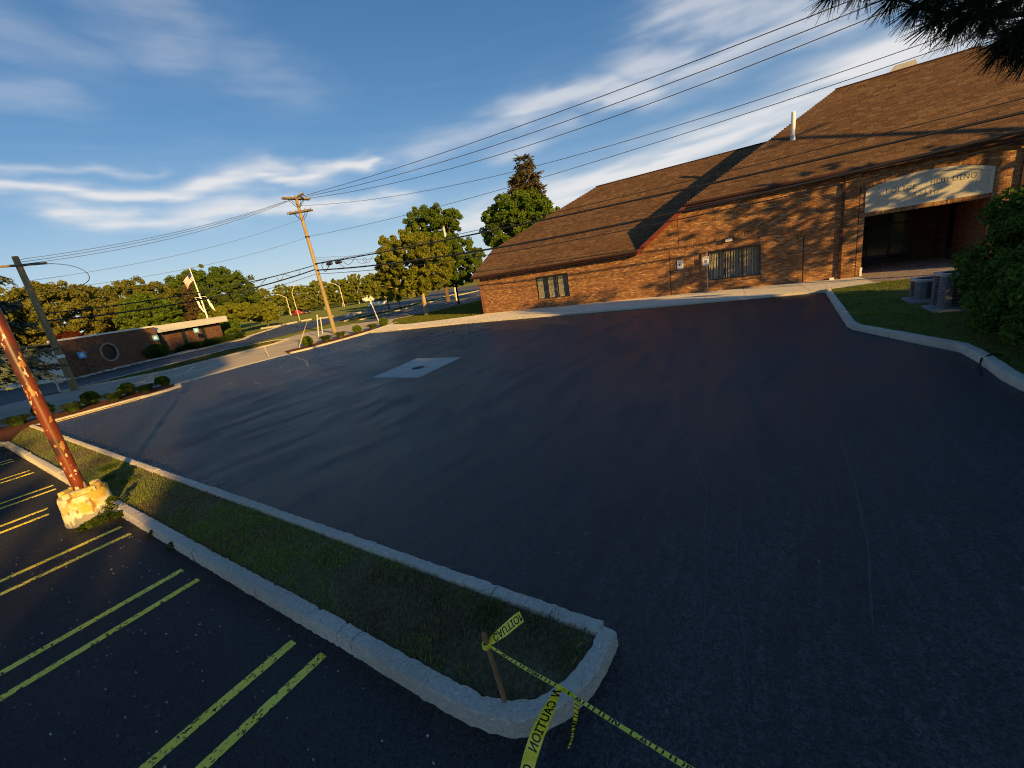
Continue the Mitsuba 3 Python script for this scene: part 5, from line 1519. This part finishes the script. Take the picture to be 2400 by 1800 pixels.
loop(along(CA, .018, .05, [(.2, -.02), (.0, -.25), (.05, -.62), (.2, -.72), (.45, -.5), (.8, -.15), (1, -.02)]), .03, 'large slack cable loop just right of the wooden pole')
loop(along(CA, .055, .085, [(0, -.05), (.3, -.25), (.6, -.55), (.7, -.6)]), .018, 'short slack cable drooping between the two splice cases')
loop(along(CA, .075, .11, [(0, -.05), (.25, -.4), (.5, -.45), (.8, -.2), (1, -.02)]), .016, 'slack cable loop right of the second splice case')
loop(along(CA, .11, .15, [(0, -.02), (.1, -.4), (.35, -.6), (.6, -.45), (.55, -.2), (.4, -.3), (.6, -.55), (.85, -.4), (1, -.05), (.8, -.02)]), .012, 'tangle of thin coiled cable under the thick cable before the maple')
# spans toward the left pole
LT = lambda z: LB + [0.05, .1, z]
for i, (za, zb, dx, sag, rad, lab) in enumerate([(11.5, 7.75, -.7, .45, .014, 'uppermost of the wires running left from the wooden pole'), (11.45, 7.55, -.2, .5, .014, 'second of the wires running left from the wooden pole'), (11.4, 7.35, .5, .6, .014, 'third of the wires running left from the wooden pole')]):
    wire('power_line', ptp(za) + [dx, -.5, 0], LT(zb) + [dx, 0, 0], sag, rad, lab, 'wire_grey')
wire('power_line', ptp(9.9) + [-.1, -.1, 0], LT(6.5), .5, .010, 'thin lone wire sloping left across the pale sky', 'wire_grey')
wire('power_line', ptp(8.4) + [-.1, -.1, 0], LT(5.9), .5, .010, 'thin wire sloping left from the clamp on the wooden pole', 'wire_grey')
CL1 = (ptp(6.05) + [-.1, -.15, 0], LB + [.1, .15, 4.62], .42)
CL2 = (ptp(5.70) + [-.1, -.15, 0], LB + [.1, .15, 4.2], .55)
wire('cable', *CL1, .035, 'upper black cable running left past the flagpole')
wire('cable', *CL2, .05, 'lower thick black cable running left past the flagpole')
wire('cable', ptp(5.32) + [-.1, -.15, 0], LB + [.1, .15, 3.9], .55, .018, 'thin cable under the lower thick cable running left')
loop(along(CL1, .17, .33, [(.2, -.02), (.7, -.05), (1.0, -.2), (.98, -.5), (.85, -.62), (.7, -.4), (.55, -.1), (.4, -.03)]), .022, 'slack cable loop left of the wooden pole, farther from it')
loop(along(CL1, .08, .2, [(0, -.04), (.05, -.3), (.25, -.42), (.5, -.25), (.7, -.05), (.8, -.3), (.95, -.38), (1, -.1), (.9, -.02)]), .016, 'slack cable loop left of the wooden pole, nearer to it')
loop([LT(7.3) + [0, 0, 0], LT(7.0) + [1.0, 1.9, 0], LT(6.6) + [1.1, 2.2, -.4], LT(5.9) + [.4, 1.2, -.1], LT(5.7)], .02, 'drooping cable loop by the top of the left wooden pole')
# wires and pole among the far trees
fp = thing('far_pole', 'pale wooden pole standing up through the tall tree behind the maple', 'utility pole')
part(fp, 'pole', tube([(-41.9, 50.2, 0), (-41.9, 50.2, 12.5)], [.2, .14], 10), 'pale_pole')
wire('power_line', ptp(6.7) + [.1, .1, 0], (-41.9, 50.2, 9.0), .5, .012, 'thin wire from the wooden pole to the pole in the trees, upper', 'wire_grey')
wire('power_line', ptp(6.5) + [.1, .1, 0], (-41.9, 50.2, 8.2), .6, .016, 'thin wire from the wooden pole to the pole in the trees, lower', 'wire_grey')


def street_lamp(base, hgt, reach, label, rad=.09, ang=0.0):
    k = thing('street_lamp', label, 'street lamp')
    b = np.array([*base, 0.0])
    d = np.array([math.cos(ang), math.sin(ang), 0])
    pts = [b + [0, 0, z] for z in (0, hgt * .4, hgt * .8)] + [b + d * reach * s + [0, 0, hgt * (.8 + .2 * math.sin(min(1, s * 1.15) * math.pi / 2))] for s in (.08, .25, .5, .8, 1.0)]
    part(k, 'pole', tube(pts, np.linspace(rad, rad * .55, len(pts)), 8), 'pale_pole', smooth=60)
    e = pts[-1]
    part(k, 'head', mov(rot(trimesh.creation.capsule(reach * .22, rad * 1.4, count=[6, 8]), 90, (0, 1, 0)), *(e - d * reach * .1)), 'pale_pole')
    return k


street_lamp((-170, 96), 9.0, 4.2, 'pale curved street lamp before the far row of trees, left', .16, 3.6)
street_lamp((-83.1, 48.4), 7.3, 1.7, 'slim pale street lamp rising from the kerb left of the wooden pole', .07, .6)
street_lamp((-154, 110.6), 10.5, 4.6, 'pale curved street lamp right of the wooden pole', .17, 3.6)


def slim_post(a, b, rad, label, mat='lath_wood', name='post', cap=True):
    k = thing(name, label, 'post')
    part(k, 'shaft', rod(a, b, rad, 8), mat)
    if cap:
        d = unit(np.asarray(b, float) - np.asarray(a, float))
        part(k, 'tip', rod(np.asarray(b, float), np.asarray(b, float) + d * .06, rad * 1.25, 8), mat)


slim_post((-27.75, 15.5, 0), (-26.95, 16.2, 1.78), .028, 'tall leaning wooden stake at the near end of the right mulch bed')
slim_post((-33.9, 21.0, 0), (-33.6, 21.2, 1.82), .045, 'left of two pale posts between the shrubs and the wooden pole', 'pale_pole')
slim_post((-35.9, 22.7, 0), (-35.7, 22.8, 1.5), .045, 'right of two pale posts beside the wooden pole', 'pale_pole')
slim_post((-27.1, 13.1, 0), (-27.45, 13.2, .62), .02, 'short thin leaning stick on the concrete way')
slim_post((-29.2, 9.2, 0), (-28.6, 9.5, .33), .02, 'short pale green stick leaning on the concrete way', 'sign_white')
ss = thing('street_sign', 'small striped street sign on a pale post beyond the right mulch bed', 'sign')
part(ss, 'post', rod((-34.8, 28.6, 0), (-35.2, 28.5, 2.0), .05), 'pale_pole')
part(ss, 'plate', tf(bx(-.3, .3, -.02, .02, 1.95, 2.65), frame((-35.2, 28.5, 0), -.9)), 'sign_white')
for q in (-.1, .12):
    part(ss, 'stripe', tf(bx(q - .05, q + .05, -.024, -.0205, 2.05, 2.5), frame((-35.2, 28.5, 0), -.9)), 'black_metal')
sc_ = thing('standpipe', 'pale pipe frame on a post before the left utility pole', 'pipe')
part(sc_, 'post', rod((-36.6, 5.25, 0), (-36.7, 5.3, .75), .05), 'grey_metal')
part(sc_, 'rail', tube([(-38.5, 4.6, 1.05), (-37.2, 5.0, .78), (-35.4, 5.7, .72)], .035, 6), 'white_paint')

# ================================================================== ACROSS THE DRIVE: low brick building, flagpole
b2 = thing('flat_roof_building', 'low flat roofed brick building with one round window across the drive', 'building')
P0 = np.array([-47.05, 7.55]); ang2 = math.atan2(7.7, -5.2)
F2 = frame((P0[0], P0[1], 0), ang2)                                # local x runs along the front, local +y points away? the front faces local +y or -y
L2, Hb = 9.6, 3.05
fy = -1 if (F2[:2, 1] @ (-P0)) > 0 else 1                          # +1: local -y faces the camera
sgn = 1 if (F2[:2, 1] @ (-P0)) < 0 else -1
def loc(m): return tf(m, F2)
W2 = Polygon([(0, 0), (L2, 0), (L2, Hb), (0, Hb)]).difference(Point(4.05, 1.50).buffer(.78, 24))
m = prism_xz(W2, 0, .3)
if sgn < 0: m.vertices[:, 1] *= -1; m.invert()
part(b2, 'wall', loc(m), 'plain_brick')
S_ = lambda y: sgn * y
def box2(x0, x1, y0, y1, z0, z1):
    a, b = sorted((S_(y0), S_(y1)))
    return loc(bx(x0, x1, a, b, z0, z1))
part(b2, 'roof_deck', box2(.3, L2 - .01, .43, 12, Hb - .1, Hb - .02), 'path_concrete')
part(b2, 'side_wall', box2(L2 - .3, L2 - .01, .32, 12, 0, Hb - .12), 'plain_brick')
part(b2, 'coping', box2(-.05, L2 + .05, -.06, .42, Hb + .003, Hb + .15), 'white_paint')
ring = trimesh.creation.annulus(.70, .84, .10, sections=40)
ring.vertices = np.stack([ring.vertices[:, 0] + 4.05, -S_(1) * ring.vertices[:, 2] * 1.0 - S_(.0), ring.vertices[:, 1] + 1.50], 1)
w2 = part(b2, 'round_window', loc(ring), 'path_concrete')
g_ = trimesh.creation.cylinder(.72, .02, sections=40)
g_.vertices = np.stack([g_.vertices[:, 0] + 4.05, S_(.12) + g_.vertices[:, 2], g_.vertices[:, 1] + 1.50], 1)
part(w2, 'pane', loc(g_), 'car_glass')
part(b2, 'block_wall', box2(.002, .30, .302, 12, 0, 2.6), 'block_white')
for yy in (2.5, 4.2, 6.0):
    part(b2, 'wall_pipe', loc(rod((-.06, S_(yy), .2), (-.06, S_(yy), 2.3), .05)), 'grey_metal')
part(b2, 'wing_wall', box2(L2 + .02, L2 + 12, 1.6, 1.9, 0, 2.45), 'plain_brick')
part(b2, 'wing_fascia', box2(L2 + .06, L2 + 12.4, .7, 1.0, 2.42, 3.15), 'block_white')
part(b2, 'wing_roof', box2(L2 + .06, L2 + 12.4, 1.002, 9, 2.85, 3.1), 'path_concrete')
part(b2, 'wing_soffit', box2(L2 + .06, L2 + 12.4, 1.002, 1.95, 2.452, 2.5), 'ceiling_dark')
for xx in (2.1, 5.2, 8.4):
    part(b2, 'wing_window', box2(L2 + xx, L2 + xx + .55, 1.55, 1.597, .3, 2.4), 'car_glass')
rng = np.random.default_rng(2)
cs = np.array([(rng.uniform(-1.5, L2 + 3), S_(-rng.uniform(.1, .9)), .05) for _ in range(260)])
h_ = np.stack([rng.uniform(.05, .13, 260)] * 3, 1) * [1, .9, .5]
V_, F_ = boxes(cs, h_)
mm = loc(trimesh.Trimesh(V_, F_, process=False))
single('stone_edging', (np.array(mm.vertices), np.array(mm.faces)), 'vcol', 'strip of pale rubble stones along the foot of the low brick building', 'stones', kind='stuff', color=np.repeat(np.array([.50, .46, .40]) * rng.uniform(.5, 1.2, (260, 1)), 8, axis=0))
for i, (x, y, z, lab) in enumerate([(-47.5, 8.85, 1.70, 'light blue square sign on a post left of the round window'), (-51.7, 15.1, 2.0, 'light blue square sign on a post between the round window and the dark shrub'), (-54.9, 19.8, 2.0, 'light blue square sign on a post before the white fascia')]):
    k = thing('blue_sign', lab, 'sign')
    n_ = unit(np.array([-x, -y + 6.0, 0]))
    F4 = frame((x + n_[0] * .05, y + n_[1] * .05, 0), math.atan2(n_[0], -n_[1]))
    part(k, 'post', rod((x, y, 0), (x, y, z + .25), .025), 'black_metal')
    part(k, 'plate', tf(bx(-.23, .23, -.012, .012, z - .25, z + .25), F4), 'sign_lightblue')
    part(k, 'symbol', tf(bx(-.10, .10, -.018, -.0125, z - .11, z + .11), F4), 'sign_white')
r = np.random.default_rng(41)
cover('shrub', 42, blob(r, -51.6, 14.6, .0, 1.35, 1.1, 1.2, 60, .32), 140, .07, DARK, 'broad dark shrub at the corner of the low brick building', 'shrub')
for i, (ax, ay, bx2, by2, zz_, lab) in enumerate([(-55.0, 18.5, -60.2, 26.6, .75, 'long clipped dark hedge behind the flagpole'), (-54.6, 17.6, -57.6, 22.0, .5, 'low front hedge left of the flagpole'), (-60.6, 25.0, -62.4, 27.6, .5, 'low front hedge right of the flagpole')]):
    q = [(ax + (bx2 - ax) * t + r.normal(0, .2), ay + (by2 - ay) * t + r.normal(0, .2), zz_ * r.uniform(.35, .8), .33) for t in np.linspace(0, 1, 46)]
    cover('hedge', 46 + i, q, 110, .07, ((.016, .034, .008), (.05, .085, .018)), lab, 'hedge')
fpk = thing('flagpole', 'white flagpole with a short crossbar in front of the round tree', 'flagpole')
FB = np.array([-60.0, 23.3, 0])
part(fpk, 'pole', tube([FB, FB + [0, 0, 5], FB + [-.1, -.05, 9.2]], [.11, .09, .05], 12), 'white_paint')
part(fpk, 'yard', rod(FB + [-.55, -.4, 5.8], FB + [.55, .4, 5.8], .035), 'white_paint')
part(fpk, 'ball', mov(trimesh.creation.icosphere(2, .10), *(FB + [-.1, -.05, 9.27])), 'lamp_lens')


def flag_sheet(o, du, dv, nu=14, nv=8, seed=0, amp=.12):
    r = np.random.default_rng(seed)
    u, v_ = np.meshgrid(np.linspace(0, 1, nu), np.linspace(0, 1, nv), indexing='ij')
    du, dv = np.asarray(du, float), np.asarray(dv, float)
    n = unit(np.cross(du, dv))
    p = np.asarray(o) + u[..., None] * du + v_[..., None] * dv + (amp * u * np.sin(u * 7 + v_ * 3 + seed))[..., None] * n + (np.array([0, 0, -.25]) * (u ** 2)[..., None])
    return p


def patch(p, i0, i1, j0, j1, th=.01):
    q = p[i0:i1 + 1, j0:j1 + 1]
    a, b = q.shape[:2]
    v = q.reshape(-1, 3)
    i, j = np.meshgrid(np.arange(a - 1), np.arange(b - 1), indexing='ij')
    k_ = (i * b + j).ravel()
    f = np.vstack([np.stack([k_, k_ + 1, k_ + b + 1], 1), np.stack([k_, k_ + b + 1, k_ + b], 1)])
    return trimesh.Trimesh(v, f, process=False)


us = thing('flag', 'red and white striped flag with a blue canton on top of the flagpole', 'flag')
p = flag_sheet(FB + [-.12, -.06, 8.95], (-.85, -.70, -.75), (.05, .03, -1.05), 14, 14, 1)
for j in range(13):
    i0 = 6 if j < 7 else 0
    part(us, 'stripe', patch(p, i0, 13, j, j + 1), 'flag_red' if j % 2 == 0 else 'sign_white')
part(us, 'canton', patch(p, 0, 6, 0, 7), 'flag_blue')
for i, (sx, lab) in enumerate(((-1, 'limp white and grey flag hanging from the left end of the flagpole crossbar'), (1, 'limp white and grey flag hanging from the right end of the flagpole crossbar'))):
    k = thing('flag', lab, 'flag')
    p = flag_sheet(FB + [sx * .52, sx * .38, 5.75], (.30, .24, -.55), (.10, .06, -1.15), 8, 8, 4 + i, .1)
    part(k, 'field', patch(p, 0, 7, 0, 7), 'sign_white')
    pm = p + unit(np.cross([.3, .24, -.55], [.1, .06, -1.15])) * .012
    part(k, 'emblem', patch(pm, 2, 5, 2, 5), 'flag_blue')
bn = thing('dumpster', 'green bin behind the rusty post at the left edge', 'bin')
part(bn, 'body', tf(bx(-.7, .7, -.5, .5, .1, .9), frame((-53.5, 3.2, 0), .5)), 'bin_green')
part(bn, 'lid', tf(bx(-.72, .72, -.52, .52, .903, .97), frame((-53.5, 3.2, 0), .5)), 'bin_green')

# trees behind it
broad_tree('tree', 101, (-77, 13), 10.6, 7.2, 1.2, 'broad sunlit tree behind the round window wall', OLIVE, n_clump=276, per=260, leaf=.16, trunk_r=.3, bark='bark_pale', clump_r=0.93)
broad_tree('tree', 102, (-69.5, 20.5), 7.6, 3.4, .6, 'dense green tree between the low brick building and the round tree', GREEN, n_clump=138, per=230, leaf=.14, trunk_r=.22, clump_r=0.74)
broad_tree('tree', 103, (-86, 24), 11.2, 6.0, 2.5, 'olive green tree with a darker top at the middle of the left trees', ((.10, .115, .022), (.21, .21, .045)), n_clump=184, per=240, leaf=.17, trunk_r=.3, clump_r=0.93)
broad_tree('tree', 104, (-72, 4.5), 10.2, 5.5, 1.5, 'yellow green tree seen through the spruce at the left', YELLOW, n_clump=161, per=150, leaf=.22, trunk_r=.3, clump_r=0.87)
conifer('conifer_tree', 105, (-88, 32.5), 9.6, 3.6, 'brownish conifer beside the round tree', ((.06, .045, .02), (.14, .10, .05)), 'bark', 1, 18, .9, 22, .1, .1, .22)
broad_tree('tree', 106, (-101, 41), 14.2, 8.6, 1.2, 'large evenly round dark green tree behind the flagpole', ((.055, .095, .016), (.135, .195, .034)), n_clump=390, per=250, leaf=.19, trunk_r=.4, clump_r=1.05)
broad_tree('red_tree', 107, (-66, 12.0), 4.0, 1.7, 1.0, 'dark red leaved tree over the roof of the low brick building', ((.06, .016, .010), (.13, .035, .02)), n_clump=55, per=110, leaf=.15, trunk_r=.12, clump_r=0.43)
broad_tree('spreading_tree', 108, (-74.1, 32.5), 5.0, 4.4, 1.7, 'wide low spreading tree with forked trunks right of the flagpole', ((.12, .15, .018), (.25, .265, .042)), n_clump=206, per=230, leaf=.12, trunk_r=.26, bark='bark_pale', clump_r=0.56)
broad_tree('spreading_tree', 109, (-83.5, 42.1), 4.2, 3.2, 1.0, 'lower yellow green tree right of the wide spreading tree', YELLOW, n_clump=105, per=130, leaf=.18, trunk_r=.16, clump_r=0.56)
broad_tree('tree', 110, (-66, 27.2), 3.2, 2.0, .3, 'dark green shrubby tree at the end of the white fascia', GREEN, n_clump=82, per=120, leaf=.13, trunk_r=.12, clump_r=0.43)
ROW = [(-196, 92, 11.8, 'far row'), (-191, 97, 13.9, ''), (-183, 103, 14.2, ''), (-176.5, 106.5, 12.8, ''), (-170, 112, 13.6, ''), (-164, 117, 12.8, ''), (-158, 121.5, 13.9, ''), (-151, 126, 12.9, ''), (-147, 132, 14.5, '')]
ORD = ['first', 'second', 'third', 'fourth', 'fifth', 'sixth', 'seventh', 'eighth', 'ninth']
for i, (x, y, hgt, _) in enumerate(ROW):
    broad_tree('row_tree', 120 + i, (x, y), hgt, 5.2, 1.2, f'upright yellow green tree, {ORD[i]} from the left in the far row', ((.115, .145, .018), (.24, .26, .042)), 'far row of upright trees', 170, 150, .26, .22, 'bark_pale', shape='oval', clump_r=.8)
r = np.random.default_rng(77)
q = [(-260 + r.normal(0, 20), 40 + 260 * t + r.normal(0, 6), r.uniform(.2, 4.5), 3.4) for t in np.linspace(0, 1, 150)] + [(-120 + r.normal(0, 3) + 130 * t, 260 + r.normal(0, 8), r.uniform(1, 9), 4.5) for t in np.linspace(0, 1, 60)] + [(-230 + r.normal(0, 6), -120 + 200 * t, r.uniform(1, 9), 4.5) for t in np.linspace(0, 1, 70)]
v, f, c = leaf_cloud(r, q, 150, .8, .6, ((.06, .075, .02), (.13, .15, .04)))
single('far_woods', (v, f), 'leaf', 'far woods closing the horizon beyond the street', 'woods', kind='stuff', color=c)
for i, (x, y, w_, d_, hh, lab, mat) in enumerate([(-200, 168, 16, 10, 6.5, 'pale low building far behind the row of trees', 'block_white'), (-232, 118, 12, 9, 5.5, 'white gabled house far behind the left of the tree row', 'block_white')]):
    k = thing('far_house', lab, 'house')
    F3 = frame((x, y, 0), .6)
    part(k, 'wall', tf(bx(-w_ / 2, w_ / 2, -d_ / 2, d_ / 2, 0, hh), F3), mat)
    part(k, 'roof', tf(prism_xz(Polygon([(-w_ / 2 - .5, hh + .01), (w_ / 2 + .5, hh + .01), (w_ / 2 - 1, hh + 2), (-w_ / 2 + 1, hh + 2)]), -d_ / 2 - .4, d_ / 2 + .4), F3), 'shingle_plain')
    for xx in (-4, 0, 4):
        part(k, 'window', tf(bx(xx - .7, xx + .7, -d_ / 2 - .05, -d_ / 2 + .05, 1.5, 3.4), F3), 'car_glass')


def vehicle(name, base, ang, L, W, prof, cabin, paint, label, category, wheel=.34):
    """Side profiles (x forward, z up) extruded across; wheels, windows and lights as parts."""
    k = thing(name, label, category)
    M = frame((base[0], base[1], 0), ang)
    b = prism_xz(Polygon(prof).buffer(-.04).buffer(.04), -W / 2, W / 2)
    part(k, 'body', tf(b, M), paint)
    part(k, 'cabin', tf(prism_xz(Polygon(cabin).buffer(-.05).buffer(.05), -W / 2 + .07, W / 2 - .07), M), paint)
    gl = Polygon(cabin).buffer(-.10)
    part(k, 'side_window', tf(prism_xz(gl, -W / 2 + .055, W / 2 - .055), M), 'car_glass')
    for sx in (-L * .31, L * .31):
        for sy in (-1, 1):
            wh = part(k, 'wheel', tf(mov(rot(trimesh.creation.cylinder(wheel, .2, sections=20), 90, (1, 0, 0)), sx, sy * (W / 2 - .08), wheel), M), 'black_rubber')
            part(wh, 'rim', tf(mov(rot(trimesh.creation.cylinder(wheel * .6, .21, sections=16), 90, (1, 0, 0)), sx, sy * (W / 2 - .075), wheel), M), 'chrome')
    for sy in (-1, 1):
        part(k, 'headlight', tf(bx(L / 2 - .06, L / 2 + .012, sy * W * .34 - .16, sy * W * .34 + .16, .62, .76), M), 'lamp_lens')
        part(k, 'tail_light', tf(bx(-L / 2 - .012, -L / 2 + .06, sy * W * .36 - .12, sy * W * .36 + .12, .68, .88), M), 'flag_red')
    part(k, 'bumper', tf(bx(L / 2 - .02, L / 2 + .05, -W * .42, W * .42, .32, .5), M), 'black_rubber')
    return k


sedan = [(-2.3, .28), (2.3, .28), (2.32, .62), (2.1, .78), (1.1, .93), (-1.7, .98), (-2.28, .86)]
scab = [(1.15, .90), (.55, 1.42), (-.9, 1.45), (-1.75, .95), (-1.7, .85), (1.1, .85)]
vehicle('car', (-139, 84.2), -.35, 4.6, 1.8, sedan, scab, 'car_black', 'small black car parked before the far row of trees', 'car')
red = [(-2.2, .28), (2.2, .28), (2.22, .7), (2.0, .95), (1.0, 1.05), (-2.2, 1.05)]
rcab = [(1.0, 1.0), (.4, 1.75), (-2.0, 1.75), (-2.18, 1.0)]
vehicle('car', (-144.5, 84.0), -.2, 4.5, 1.8, red, rcab, 'flag_red', 'red car partly behind the slim street lamp and the black car', 'car')
van = [(-2.6, .4), (2.6, .4), (2.65, .8), (2.5, 1.05), (1.2, 1.15), (-2.6, 1.15)]
vcab = [(1.3, 1.1), (.7, 1.9), (-.9, 1.95), (-1.2, 1.1)]
vehicle('truck', (-80.5, 67.5), .85, 5.4, 2.0, van, vcab, 'car_white', 'white pickup truck on the far carriageway beside the median tree', 'truck', .4)

# small things at the right kerb
single('hose', tube([(3.35, 10.3, .1), (3.16, 10.1, .17), (3.02, 10.0, .12), (2.93, 9.75, .03), (2.86, 9.4, .02)], .014, 6), 'black_rubber', 'short black cable end hanging over the right kerb', 'cable', smooth=True)

# pine standing at the right just outside the frame; two of its boughs hang into the picture
pine = thing('near_pine', 'dark pine boughs with long needles hanging in at the upper right corner', 'pine')
part(pine, 'trunk', tube([(4.6, 1.9, -.1), (4.65, 1.9, 4), (4.6, 2.0, 9)], [.24, .2, .1], 12), 'bark_dark', smooth=50)
TR = np.array([4.62, 1.95, 4.9])
a1 = [TR, PXY(2620, 20, 3.7), PXY(2420, 30, 3.5), PXY(2290, 45, 3.45), PXY(2180, 25, 3.4), PXY(2090, -10, 3.35)]
bough(pine, a1, [(PXY(2330, 40, 3.45), (-.7, .3, -.4), 255), (PXY(2255, 48, 3.42), (-.75, .2, -.6), 285), (PXY(2205, 40, 3.4), (-.9, .2, -.25), 255), (PXY(2160, 5, 3.4), (-.9, .2, -.4), 225), (PXY(2100, -15, 3.35), (-.9, .1, -.5), 210), (PXY(2290, 0, 3.5), (-.5, .3, .2), 210), (PXY(2220, -10, 3.4), (-.6, .2, -.3), 225), (PXY(2350, 8, 3.5), (-.5, .3, -.1), 195), (PXY(2030, -42, 3.35), (-.9, .1, -.6), 165), (PXY(1960, -28, 3.3), (-.9, .1, -.55), 165)], 5)
a2 = [TR - [0, 0, .3], PXY(2580, 120, 3.5), PXY(2440, 105, 3.25), PXY(2370, 85, 3.2)]
bough(pine, a2, [(PXY(2395, 88, 3.2), (-.6, .2, -.5), 330), (PXY(2370, 78, 3.18), (-.7, .2, -.4), 330), (PXY(2410, 60, 3.25), (-.5, .2, -.1), 225), (PXY(2430, 100, 3.2), (-.4, .2, -.6), 240)], 6)

# trees standing outside the frame, at the right and behind: they cast the shade on the lot, and the lot mirrors none of them
for i, (x, y, hgt, rad, z0, den) in enumerate([(20, 4.4, 6.4, 2.7, .2, 150), (20, -.2, 8.8, 3.0, .2, 150), (20, -4.6, 9.0, 3.0, .2, 150), (20, -8.6, 8.6, 2.5, .2, 150), (25, -1.2, 9.5, 3.0, .2, 150), (25, -6.4, 9.4, 2.8, .2, 150), (20, -12.0, 6.2, 2.0, .2, 150), (20, -16.5, 9.2, 3.3, .2, 150),
        (21, -22.4, 9.6, 3.2, .2, 150), (13.2, 20.0, 8.2, 2.5, 2.4, 9), (13.4, 13.2, 6.4, 1.9, 1.0, 60), (34, -26, 22, 4.4, 12.5, 120), (35, -33, 22, 4.4, 12, 120), (36, -20, 22, 4.2, 13.5, 120)]):
    broad_tree('shade_tree', 200 + i, (x, y), hgt, rad, z0, f'leafy tree standing outside the picture at the right, {["first", "second", "third", "fourth", "fifth", "sixth", "seventh", "eighth", "ninth", "tenth", "eleventh", "twelfth", "thirteenth", "fourteenth"][i]} of a grove', GREEN, None, 60, den, .26, .2, clump_r=1.15)
for i, (x, y, hgt) in enumerate([(-22.5, -6.5, 11.5), (-27, -9.5, 12.5), (-31, -14, 12.5), (-18.5, -4.2, 9)]):
    broad_tree('shade_tree', 230 + i, (x, y), hgt, 3.3, 1.0, ['dark leafy tree left of the spruce, outside the picture, nearest to it', 'dark leafy tree left of the spruce, outside the picture, second from it', 'dark leafy tree left of the spruce, outside the picture, farthest from it', 'dark leafy tree below the left frame edge near the striped lot'][i], DARK, None, 60, 150, .28, .2, clump_r=1.2)
